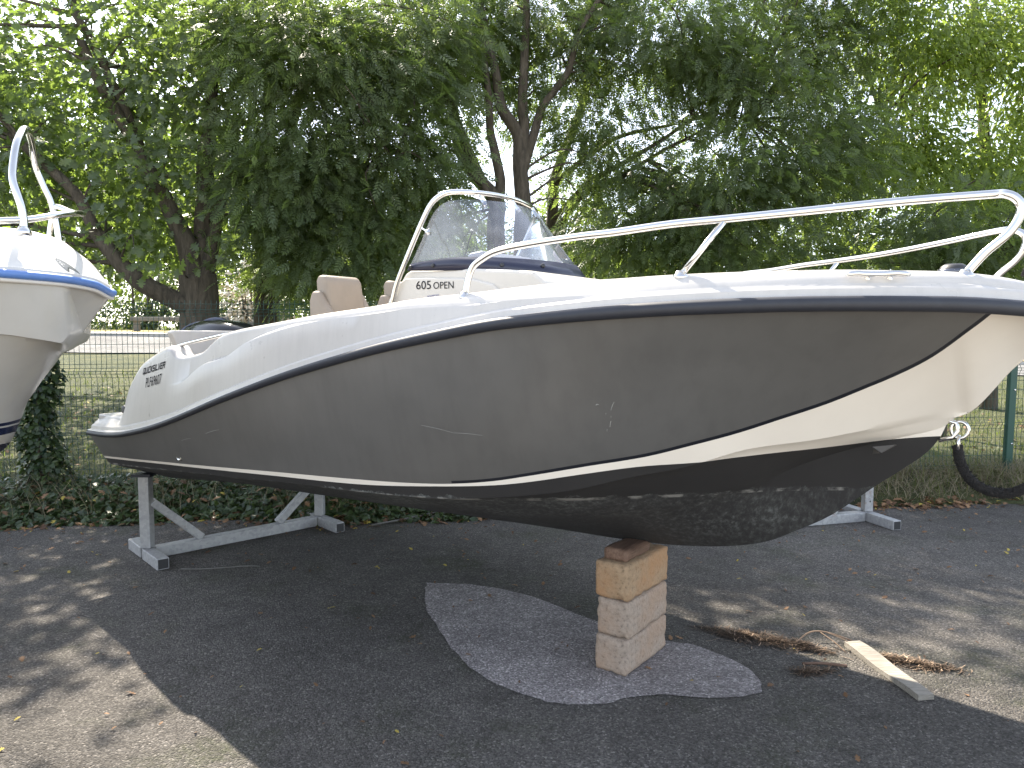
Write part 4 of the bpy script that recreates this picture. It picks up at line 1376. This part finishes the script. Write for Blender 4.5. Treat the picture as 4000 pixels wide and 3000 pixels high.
# large oak on the left
tree('broad oak with lobed leaves and a low bent limb, at left', (-4.15, 9.5),
     [([(-4.13, 9.5, .2), (-4.15, 9.5, 1.0), (-4.15, 9.5, 1.85), (-4.16, 9.5, 2.5)], .31, .25),
      ([(-4.2, 9.4, 2.05), (-4.67, 9.2, 2.33), (-4.91, 9.2, 2.52), (-5.16, 9.2, 2.79), (-5.33, 9.2, 3.02), (-5.44, 9.2, 3.28), (-5.6, 9.2, 3.57), (-6.2, 9.2, 4.1)], .13, .06),
      ([(-4.18, 9.5, 2.3), (-4.26, 9.5, 2.83), (-4.46, 9.5, 3.25), (-4.57, 9.5, 3.49), (-4.72, 9.5, 3.79), (-5.1, 9.5, 4.47), (-5.31, 9.5, 4.86), (-5.6, 9.5, 5.5)], .15, .06),
      ([(-4.12, 9.55, 2.3), (-4.14, 9.7, 3.22), (-4.1, 9.7, 4.02), (-4.02, 9.7, 4.5), (-3.97, 9.7, 5.5)], .17, .07),
      ([(-4.25, 9.5, 2.5), (-4.5, 9.6, 3.27), (-4.85, 9.6, 3.8), (-5.0, 9.6, 4.4), (-5.3, 9.6, 5.1), (-5.7, 9.6, 5.9)], .10, .05),
      ([(-4.07, 9.5, 2.35), (-3.91, 9.6, 3.3), (-3.72, 9.6, 3.93), (-3.3, 9.6, 4.3)], .10, .05)],
     [(-5.3, 9.8, 4.8, 1.7, .8, 1.5, 170), (-6.8, 9.4, 3.8, 1.2, .9, 1.6, 110), (-4.3, 9.6, 5.4, 1.2, .8, 1.1, 90), (-5.0, 9.8, 3.2, 1.0, .6, .6, 42), (-4.4, 9.0, 3.7, .8, .5, .7, 36),
      (-6.6, 9.8, 2.75, 1.3, .7, .55, 40), (-4.3, 8.9, 2.75, .5, .4, .25, 9), (-5.6, 10.6, 4.0, 2.2, .6, 1.6, 90), (-5.2, 11.2, 6.6, 2.4, .7, 1.0, 90), (-6.15, 9.4, 7.05, .75, .5, .45, 110), (-7.4, 10.4, 5.6, 1.3, .8, 1.2, 150), (-5.6, 12.6, 4.2, 2.6, 1.0, 1.5, 110)],  # topmost clump is added above the view to shade the ground at left
     m_oak, T_OAK, 18, .15, 70, .30, .75, .22, 3)
tree('second oak added deeper in the lawn to shade the grass', (-11.2, 15.5),  # added oak, its crown shades the lawn and fills the left gap
     [([(-11.2, 15.5, .6), (-11.2, 15.5, 2.0), (-10.6, 15.4, 3.4), (-9.0, 15.3, 5.5)], .22, .10), ([(-10.8, 15.5, 3.0), (-7.8, 15.2, 4.1), (-6.2, 15.0, 4.9)], .10, .04), ([(-10.7, 15.5, 3.2), (-10.3, 15.2, 4.4), (-10.4, 15, 5.2)], .10, .04)],
     [(-8.4, 15.0, 5.6, 2.6, 1.6, 1.9, 190), (-6.4, 14.8, 5.2, 1.8, 1.4, 1.5, 120), (-10.6, 15.0, 5.0, 1.6, 1.3, 1.4, 90)],
     m_oak, T_OAK, 14, .19, 50, .36, .7, .25, 27)
tree('oak beyond the fence outside the left edge, past the left boat', (-10.6, 10.6),
     [([(-10.6, 10.6, .2), (-10.6, 10.6, 1.4), (-10.5, 10.6, 2.8), (-10.3, 10.5, 4.8)], .24, .10), ([(-10.55, 10.6, 2.4), (-9.6, 10.4, 3.4), (-8.8, 10.2, 4.2)], .10, .04), ([(-10.55, 10.6, 2.6), (-11.6, 10.4, 3.6), (-12.4, 10.2, 4.4)], .10, .04)],
     [(-10.2, 10.4, 5.2, 1.9, 1.1, 1.6, 150), (-9.0, 10.2, 4.2, 1.0, .8, 1.1, 70), (-12.2, 10.2, 4.6, 1.5, 1.0, 1.4, 100)],
     m_oak, T_OAK, 14, .17, 50, .32, .7, .22, 31)
# tall trunk behind the outboard with a wide drooping ash crown
tree('dark trunked ash with drooping feathery crown left of the windscreen', (-3.78, 11.0),
     [([(-3.8, 11, .3), (-3.79, 11, 1.2), (-3.77, 11, 2.6), (-3.76, 11, 3.15), (-3.8, 11, 4.2)], .24, .16), ([(-3.77, 11, 3.0), (-3.4, 10.6, 4.0), (-2.9, 10.0, 5.0), (-2.5, 9.6, 5.8)], .12, .05),
      ([(-3.77, 11, 2.9), (-3.0, 10.3, 3.5), (-2.2, 9.6, 3.8), (-1.5, 9.2, 3.9)], .08, .03), ([(-3.78, 11, 3.8), (-3.6, 10.8, 5.0), (-3.3, 10.6, 6.2)], .13, .06)],
     [(-2.6, 9.2, 4.9, 1.3, .8, 1.2, 220), (-1.7, 9.6, 3.9, 1.1, .8, 1.0, 170), (-3.0, 9.2, 3.6, .9, .7, .8, 110), (-2.2, 9.4, 2.75, 1.2, .6, .55, 95), (-1.3, 9.9, 5.5, 1.0, .8, .9, 110), (-3.3, 9.7, 5.8, .8, .7, .7, 60), (-3.2, 10.8, 2.8, .7, .5, .4, 26), (-2.6, 11.2, 6.6, 1.8, .7, .9, 90)],
     m_ash, T_ASH, 27, .215, 70, .27, .7, .20, 5)
# many stemmed ash in the middle
S = [([(-.1, 10.5, .3), (-.18, 10.5, 1.8), (-.24, 10.5, 3.3), (-.24, 10.5, 3.66), (-.53, 10.5, 3.99), (-.72, 10.5, 4.27), (-.81, 10.5, 4.59), (-.92, 10.5, 5.3), (-1.1, 10.5, 6.2)], .17, .045),
     ([(-.2, 10.5, 3.2), (-.24, 10.5, 3.51), (-.17, 10.5, 3.94), (-.25, 10.5, 4.37), (-.32, 10.5, 4.69), (-.33, 10.5, 5.12), (-.39, 10.5, 5.54), (-.43, 10.5, 6.5)], .10, .035),
     ([(-.22, 10.45, 3.5), (-.42, 10.45, 3.88), (-.63, 10.4, 4.37), (-.8, 10.4, 4.8), (-1.06, 10.4, 5.33), (-1.3, 10.4, 6.2)], .085, .03),
     ([(.1, 10.5, .3), (.14, 10.5, 1.6), (.15, 10.5, 2.97), (.15, 10.5, 3.54), (.13, 10.5, 4.16), (.09, 10.5, 4.59), (-.13, 10.5, 4.93), (-.2, 10.5, 5.22), (-.26, 10.5, 5.54), (-.45, 10.5, 6.4)], .17, .05),
     ([(.13, 10.5, 4.1), (.17, 10.5, 4.59), (.15, 10.5, 5.22), (.21, 10.5, 6.06), (.21, 10.5, 6.7)], .10, .045),
     ([(.15, 10.5, 4.0), (.32, 10.5, 4.59), (.45, 10.5, 5.01), (.8, 10.5, 5.48), (.99, 10.5, 6.06), (1.31, 10.5, 6.6)], .075, .035)]
tree('many stemmed ash fanning upward behind the windscreen', (0.0, 10.5), S,
     [(-.9, 11.2, 5.9, 1.2, .7, .9, 95), (.7, 11.2, 5.8, 1.2, .7, 1.0, 120), (1.2, 11.0, 4.3, .6, .6, .6, 45), (-1.2, 11.2, 3.5, .7, .6, .6, 40), (.1, 10.8, 6.5, 1.5, .6, .7, 60), (-.4, 11.2, 2.8, 1.0, .5, .4, 36), (.2, 11.4, 6.9, 2.0, .7, .8, 80), (-.2, 11.5, 8.3, 1.6, .8, .7, 75)],
     m_ash, T_ASH, 22, .215, 60, .26, .6, .30, 8)
# ash right of centre with long level branches
tree('spreading ash with long level branches above the bow rail', (0.63, 12.0),
     [([(.6, 12, .3), (.62, 12, 1.6), (.63, 12, 2.53), (.65, 12, 3.58), (.72, 12, 4.27), (.92, 12, 4.88), (1.21, 12, 5.73), (1.26, 12, 6.8)], .15, .05),
      ([(.70, 12, 4.2), (1.27, 11.8, 4.63), (1.76, 11.6, 4.88), (2.54, 11.4, 5.0)], .06, .025),
      ([(.64, 12, 3.3), (1.1, 11.4, 3.9), (1.6, 11, 4.09), (2.33, 11, 4.52), (2.65, 11, 4.67), (3.06, 11, 4.91)], .05, .018),
      ([(.66, 12, 3.6), (1.2, 11.4, 4.1), (1.72, 11, 4.33), (2.33, 11, 4.69), (2.69, 11, 4.93), (3.06, 11, 5.05), (3.55, 11, 4.95)], .05, .018)],
     [(2.2, 10.8, 6.0, 1.5, .8, .9, 120), (3.5, 10.6, 5.3, 1.0, .8, 1.1, 130), (3.0, 10.4, 3.8, 1.4, .8, .8, 150), (1.9, 10.6, 3.2, 1.1, .7, .7, 95), (4.3, 10.4, 4.1, .9, .8, 1.0, 110), (3.3, 10.2, 2.75, 1.6, .6, .5, 90), (1.5, 11.0, 4.9, .7, .6, .6, 40), (3.0, 11.6, 6.8, 2.0, .7, .9, 110), (2.4, 11.6, 8.3, 1.7, .8, .8, 95), (4.3, 11.4, 7.7, 1.2, .8, .8, 70), (5.0, 11.4, 6.3, .9, .7, 1.1, 100), (4.9, 11.0, 5.0, .6, .6, .6, 40)],
     m_ash, T_ASH, 25, .21, 70, .27, .6, .26, 13)
# bright willow at the right edge
tree('bright yellow green willow with glossy leaves at right', (8.3, 12.5),
     [([(8.4, 12.5, .2), (8.35, 12.5, 1.6), (8.3, 12.5, 2.75), (8.21, 12.5, 4.41), (8.13, 12.5, 5.1), (8.01, 12.5, 6.05), (7.85, 12.5, 7.4)], .17, .06),
      ([(8.25, 12.5, 3.6), (7.41, 12.3, 4.41), (6.79, 12.2, 4.69), (6.39, 12.1, 5.01), (5.98, 12, 5.4)], .07, .025), ([(8.25, 12.5, 4.4), (8.9, 12.4, 5.2), (9.4, 12.3, 6.0)], .07, .03)],
     [(6.6, 11.6, 6.4, 1.6, 1.0, 1.3, 330), (8.6, 11.6, 6.2, 1.5, 1.0, 1.4, 260), (6.0, 11.4, 4.6, 1.2, .9, .9, 170), (7.6, 11.5, 4.2, 1.4, .9, .9, 190), (9.3, 11.8, 3.9, 1.2, .9, 1.3, 130), (7.0, 11.4, 3.0, 1.5, .7, .6, 120)],
     m_bright, T_SIMPLE, 52, .115, 80, .26, .75, .18, 17)
# low dark ash branch mass by the bow rail end
tree('young dark ash growing low behind the end of the bow rail', (6.2, 10.2),
     [([(6.2, 10.2, .1), (6.2, 10.2, 1.2), (6.1, 10.2, 2.4), (5.9, 10.1, 3.4)], .08, .03), ([(6.15, 10.2, 1.9), (6.7, 10, 2.7), (7.2, 9.9, 3.2)], .04, .02)],
     [(6.2, 9.8, 3.1, 1.1, .6, .65, 105), (5.2, 10.0, 2.6, .8, .5, .45, 45), (6.6, 9.9, 2.1, .7, .5, .5, 40)],
     m_ash, T_ASH, 22, .21, 30, .25, .6, .2, 19)


# ------------------------------------------------------------------ far greenery beyond the road
def bush(name, label, x, y, rx, ry, h, mat, n, size, template=T_SIMPLE, cat='bush', group='bushes beyond the road', seed=1, stems=5):
    rng = np.random.default_rng(seed)
    gz = float(far_z(x, y))
    root = empty(name, (x, y, gz)); tag(root, label, cat, group)
    mt = MB()
    for k in range(stems):
        a = rng.random() * 6.28
        mt.tube([(0.15 * math.cos(a) * rx, .15 * math.sin(a) * ry, -.1), (.5 * math.cos(a) * rx, .4 * math.sin(a) * ry, h * .4), (.7 * math.cos(a) * rx, .5 * math.sin(a) * ry, h * .75)], [.07, .05, .02], 5)
    mt.build('stems', m_bark, root)
    foliage('crown', root, mat, template, [(0, 0, h * .5, rx, ry, h * .55, n), (rx * .3, -ry * .2, h * .3, rx * .9, ry * .8, h * .34, n // 3)], 40, size, .38, .35, rng, .12, .8, seed * 2.1)
    return root


hx = [(-21, 30, 3.4, 1.6, 3.6), (-15.5, 29.5, 3.2, 1.5, 3.1), (-10.6, 29, 2.9, 1.4, 2.6), (-6.3, 30, 2.7, 1.4, 3.2), (-1.5, 30, 3.0, 1.5, 3.4), (3.5, 30, 3.0, 1.5, 3.2), (8.5, 30, 3.0, 1.5, 3.5), (14, 30, 3.2, 1.5, 3.2), (20, 30, 3.4, 1.5, 3.6)]
hl = ['dark hedge shrub at far left behind the left boat', 'dark hedge shrub behind the wooden barrier, left end', 'low dark hedge shrub above the wooden barrier', 'dark hedge shrub right of the oak trunk', 'dark hedge shrub far behind the windscreen',
      'dark hedge shrub far behind the middle of the bow rail', 'dark hedge shrub far behind the rail stanchion', 'dark hedge shrub far behind the bow light', 'dark hedge shrub at far right beyond the road']
for i, (x, y, rx, ry, h) in enumerate(hx):
    bush('hedge_shrub', hl[i], x, y, rx, ry, h, m_hedge, 95, .21, seed=40 + i)
bush('yellow_shrub', 'yellow green feathery shrub below the rail stanchion, behind the yard', 4.6, 18.5, 1.3, .8, 2.5, m_yellowbush, 70, .17, T_SIMPLE, seed=60)
bush('pale_shrub', 'pale creamy plumed shrub beside the oak trunk', -10.0, 24.9 + 2.6, .9, .6, 2.2, m_plume, 26, .25, T_SIMPLE, seed=61)
bt = [(-19, 42, 11), (-11, 44, 12), (-4.5, 46, 9), (4, 44, 11), (11, 44, 13), (18, 44, 13), (27, 44, 13), (-28, 44, 13)]
bl = ['distant tree left of the oak', 'distant tree behind the oak crown', 'distant tree behind the helm seats', 'distant tree behind the many stemmed ash', 'distant tree behind the level ash branches', 'distant tree behind the willow', 'distant tree beyond the right edge', 'distant tree beyond the left edge']
for i, (x, y, h) in enumerate(bt):
    rng = np.random.default_rng(80 + i)
    gz = float(far_z(x, y)); root = empty('distant_tree', (x, y, gz)); tag(root, bl[i], 'tree', 'distant trees across the road')
    mt = MB(); mt.tube([(0, 0, -.2), (.1, 0, h * .3), (0, .1, h * .7)], [.3, .24, .1], 8); mt.build('trunk', m_bark, root, True)
    foliage('crown', root, m_hedge, T_SIMPLE, [(0, 0, h * .58, 4.2, 2.2, h * .36, 190), (-1.8, -.5, h * .36, 3.0, 1.6, h * .24, 80), (1.9, -.4, h * .40, 3.0, 1.6, h * .24, 80)], 36, .36, .6, .4, rng, .28, .5, i * 3.0)

# low log barrier along the far kerb
for k, (xa, xb, lab) in enumerate(((-13.9, -10.6, 'low wooden barrier rail beyond the road, left of the oak trunk'), (-9.6, -6.3, 'low wooden barrier rail beyond the road, behind the oak trunk'))):
    yb = 26.3; xm = (xa + xb) / 2; gz = float(far_z(xm, yb)) + .1
    root = empty('wooden_barrier', (xm, yb, gz)); tag(root, lab, 'barrier', 'low wooden barriers beyond the road')
    mb = MB(); mb.bar((xa - xm - .15, 0, .45), (xb - xm + .15, 0, .45), .13, .15); soften(mb.build('rail', m_railwood, root), .02)
    for x in (xa, xb):
        mb = MB(); mb.box((x - xm - .11, .07, -.2), (x - xm + .11, .2, .53)); soften(mb.build('post', m_railwood, root), .02)

# ------------------------------------------------------------------ ground cover along the edge
rng = np.random.default_rng(5)


def tx_z(x, y): return terrain(x, y)


# ivy carpet (left two thirds) and on the post
n = 9500
x = rng.uniform(-6.5, 2.4, n); t = rng.random(n)
keep = (x < 0.2) | (rng.random(n) < .35)
x, t = x[keep], t[keep]
e = EDGE(x); f = FENCE(x)
y = e - .02 + (f + .45 - e) * t ** .9
hump = .13 * np.clip(np.sin(np.clip((y - e) / (f + .4 - e), 0, 1) * math.pi), 0, 1) ** .7 * (.55 + .45 * np.array([mnoise.noise((a * 1.3, b * 1.5, 3)) for a, b in zip(x, y)]))
z = tx_z(x, y) + hump * rng.random(len(x)) ** .5 + .02
P = np.stack([x, y, z], 1)
D = rng.normal(size=(len(x), 3)) * np.array([1, .6, .35]) + np.array([0, -.6, -.1])
N = rng.normal(size=(len(x), 3)) * .4 + np.array([0, -.45, .8])
V, F = place(T_IVY, P, D, N, .045 + .035 * rng.random(len(x)))
tag(raw_mesh('ivy_ground_cover', V, F, m_ivy, None, np.repeat(np.clip(rng.normal(.4, .28, len(x)), 0, .9), len(T_IVY[0]))), 'dark ivy carpet between the asphalt and the wire fence', kind='stuff')
n = 1500
a = rng.random(n) * 6.28; hz = rng.random(n) ** 1.25 * 1.5; rr = (.12 + .09 * rng.random(n)) * (1.25 - .35 * hz)
px_ = POST_X[1]
P = np.stack([px_ + rr * np.cos(a) + .06 * np.sin(hz * 7), FENCE(px_) + rr * np.sin(a) * .8, terrain(px_, FENCE(px_)) + hz], 1)
D = np.stack([np.cos(a), np.sin(a), -.8 + 0 * a], 1) + rng.normal(size=(n, 3)) * .4; N = np.stack([np.cos(a), np.sin(a), .6 + 0 * a], 1) + rng.normal(size=(n, 3)) * .3
V, F = place(T_IVY, P, D, N, .045 + .03 * rng.random(n))
root = empty('ivy_climber', (0, 0, 0)); tag(root, 'dark ivy climbing the fence post beside the left boat', 'ivy')
raw_mesh('foliage', V, F, m_ivy, root, np.repeat(np.clip(rng.normal(.3, .25, n), 0, .9), len(T_IVY[0])))
mb = MB(); mb.tube([(px_ + .05, FENCE(px_) - .06, .1), (px_ + .02, FENCE(px_) - .07, .8), (px_ + .06, FENCE(px_) - .06, 1.5)], [.02, .014, .006], 6); mb.build('stem', m_bark, root)


def blades(name, X, Y, H, lean, mat, label, w=.004, tint=None, segs=3, zoff=0.0):
    m = len(X); az = rng.random(m) * 6.28
    L = lean * (0.4 + rng.random(m))
    Z = terrain(X, Y) + zoff
    V = np.zeros((m, (segs + 1) * 2, 3)); F = []
    for k in range(segs + 1):
        t = k / segs
        ox = np.cos(az) * L * t ** 1.8 * H; oy = np.sin(az) * L * t ** 1.8 * H; oz = H * (t - .28 * L * t ** 2.2)
        ww = w * (1 - .85 * t)
        for s, j in ((-1, 0), (1, 1)):
            V[:, k * 2 + j, 0] = X + ox - np.sin(az) * ww * s; V[:, k * 2 + j, 1] = Y + oy + np.cos(az) * ww * s; V[:, k * 2 + j, 2] = Z + oz
    q = np.array([(2 * k, 2 * k + 1, 2 * k + 3, 2 * k + 2) for k in range(segs)])
    F = (q[None] + (np.arange(m) * (segs + 1) * 2)[:, None, None]).reshape(-1, 4)
    tt = tint if tint is not None else rng.random(m) * .9
    return tag(raw_mesh(name, V.reshape(-1, 3), F, mat, None, np.repeat(tt, (segs + 1) * 2)), label, kind='stuff')


n = 4200
X = rng.uniform(1.6, 6.6, n); Y = EDGE(X) + .1 + (FENCE(X) + .15 - EDGE(X)) * rng.random(n) ** .8
blades('dry_grass', X, Y, .10 + .24 * rng.random(n), 1.5, m_drygrass, 'tangled dry grass on the bank under the bow', .0035)
n = 2600
X = rng.uniform(1.6, 6.8, n); Y = EDGE(X) + .15 + (FENCE(X) + .3 - EDGE(X)) * rng.random(n) ** .7
blades('bank_grass', X, Y, .08 + .18 * rng.random(n), .9, m_greengrass, 'green grass blades on the bank under the bow', .004)
n = 900
X = rng.uniform(-6.2, .8, n); Y = EDGE(X) + .1 + .7 * rng.random(n)
blades('dry_stalks', X, Y, .25 + .35 * rng.random(n), 1.3, m_drygrass, 'thin dry stalks poking from the ivy', .0022, None, 4)
n = 26000
X = rng.uniform(-10, 12, n); Y = FENCE(X) + .1 + 9.5 * rng.random(n) ** 1.6
blades('lawn_grass', X, Y, .05 + .07 * rng.random(n), 1.0, m_greengrass, 'short lawn grass behind the wire fence', .006, np.clip(rng.random(n) * .6 + .3 * np.sin(X * 1.3 + Y), 0, 1), 2)

# dead leaves: a drift along the edge, strays over asphalt and lawn
n = 2600
X = rng.uniform(-6.2, 7, n); Y = EDGE(X) + rng.normal(-.02, .085, n) - .12 * (rng.random(n) < .1) * rng.random(n)
keep = (np.sin(X * 2.1) + rng.normal(0, .8, n) > -.5) & ((X > .8) | (rng.random(n) < .6)); X, Y = X[keep], Y[keep]
xi = rng.uniform(-6, 1.5, 500); X = np.concatenate([X, xi]); Y = np.concatenate([Y, EDGE(xi) + .75 * rng.random(500)])
n2 = 700
X = np.concatenate([X, rng.uniform(-5, 6, n2), rng.uniform(-8, 9, 700)]); Y = np.concatenate([Y, EDGE(X[len(Y):len(Y) + n2]) - rng.random(n2) ** 2.0 * 3.9, FENCE(X[-700:]) + .3 + 7 * rng.random(700)])
m = len(X)
onasph = Y < EDGE(X) - .05
P = np.stack([X, Y, np.where(onasph, 0.0, terrain(X, Y)) + .012 + .03 * rng.random(m) * (~onasph) + .10 * ((X < 1.2) & (Y > EDGE(X) + .15) & (Y < FENCE(X) + .2)) * rng.random(m)], 1)
D = rng.normal(size=(m, 3)) * np.array([1, 1, .12]); N = np.array([0, 0, 1.0]) + rng.normal(size=(m, 3)) * .28
S_ = np.where(onasph, .022 + .035 * rng.random(m) ** 2, .05 + .06 * rng.random(m))
T_DEAD = lobed_template(OAK * np.array([.8, 1]), .35)
V, F = place(T_DEAD, P, D, N, S_)
V[:, 2] = np.maximum(V[:, 2], 0.003)
tag(raw_mesh('fallen_leaves', V, F, m_deadleaf, None, np.repeat(np.where(rng.random(m) < .1, 1.0, rng.random(m) * .9), len(T_DEAD[0]))), 'brown fallen leaves along the asphalt edge and scattered over the yard', kind='stuff')


# pine straw heaps and twigs
def straw(label, cx, cy, rx, ry, rot, n, hgt=.016):
    V = []; F = []; tt = []
    for i in range(n):
        a = rng.random() * 6.28; r = rng.random() ** .6 * (1 + .35 * abs(rng.normal()) * (rng.random() < .3)) * (1 + .25 * math.sin(3 * a + cx * 9))
        lx, ly = r * rx * math.cos(a), r * ry * math.sin(a)
        x = cx + lx * math.cos(rot) - ly * math.sin(rot); y = cy + lx * math.sin(rot) + ly * math.cos(rot)
        z = .004 + hgt * max(0, 1 - r * r) * rng.random()
        d = rot + rng.normal(0, .7); L = .03 + .06 * rng.random(); k = rng.normal(0, .4)
        b = len(V); w = .0013 + .0014 * rng.random()
        for s in range(4):
            t = s / 3 - .5; aa = d + k * t
            p = (x + L * t * math.cos(aa), y + L * t * math.sin(aa), z + .012 * rng.random() * abs(t))
            V += [(p[0] - w * math.sin(d), p[1] + w * math.cos(d), p[2]), (p[0] + w * math.sin(d), p[1] - w * math.cos(d), p[2] + .0015)]
        F += [(b + 2 * s, b + 2 * s + 1, b + 2 * s + 3, b + 2 * s + 2) for s in range(3)]
        tt += [float(rng.random() ** 1.6)] * 8
    tag(raw_mesh('pine_straw', np.array(V), np.array(F), m_straw, None, np.array(tt) * .9), label, kind='stuff')


straw('matted pine straw lying right of the concrete blocks', 1.31, 3.92, .22, .085, -.42, 620)
straw('matted pine straw by the forked twig', 1.57, 3.79, .15, .07, -.5, 360)
straw('matted pine straw right of the plank', 2.06, 3.60, .22, .06, -.48, 520)
straw('small clump of pine straw left of the plank', 1.52, 3.49, .10, .045, .1, 190)
mb = MB()
for pts, r in (([(1.56, 3.80, .02), (1.66, 3.86, .05), (1.76, 3.87, .045), (1.90, 3.84, .006)], .0042), ([(1.72, 3.87, .048), (1.76, 3.78, .03), (1.79, 3.70, .006)], .0028), ([(1.76, 3.87, .045), (1.83, 3.80, .03), (1.86, 3.74, .008)], .0024)):
    mb.tube(smooth_path(pts, 5), r, 6)
tag(mb.build('forked_twig', simple('pale_twig', (.22, .15, .10), .8), None, True), 'thin forked twig lying between pine straw and plank', 'twig')
mb = MB(); mb.tube(smooth_path([(1.50, 3.565, .01), (1.60, 3.56, .014), (1.72, 3.545, .008)], 4), [.007] * 9, 6)
tag(mb.build('bark_stick', m_oldwood, None, True), 'short dark stick beside the small pine straw clump', 'stick')
for pts, lab in (([(-1.25, 6.22, .02), (-.95, 6.42, .03), (-.55, 6.62, .08), (-.3, 6.75, .16)], 'long dry branch lying on leaves below the hull'), ([(-.75, 6.45, .03), (-.45, 6.6, .10), (-.2, 6.68, .20)], 'pale dry branch propped over the leaves below the hull'), ([(-2.4, 5.05, .012), (-2.2, 5.06, .012), (-1.95, 5.12, .012), (-1.85, 5.12, .010)], 'thin pale twig beside the stern stand foot')):
    mb = MB(); mb.tube(smooth_path(pts, 4), .008 if 'twig' not in lab else .0045, 6)
    tag(mb.build('dry_branch', m_railwood, None, True), lab, 'branch')
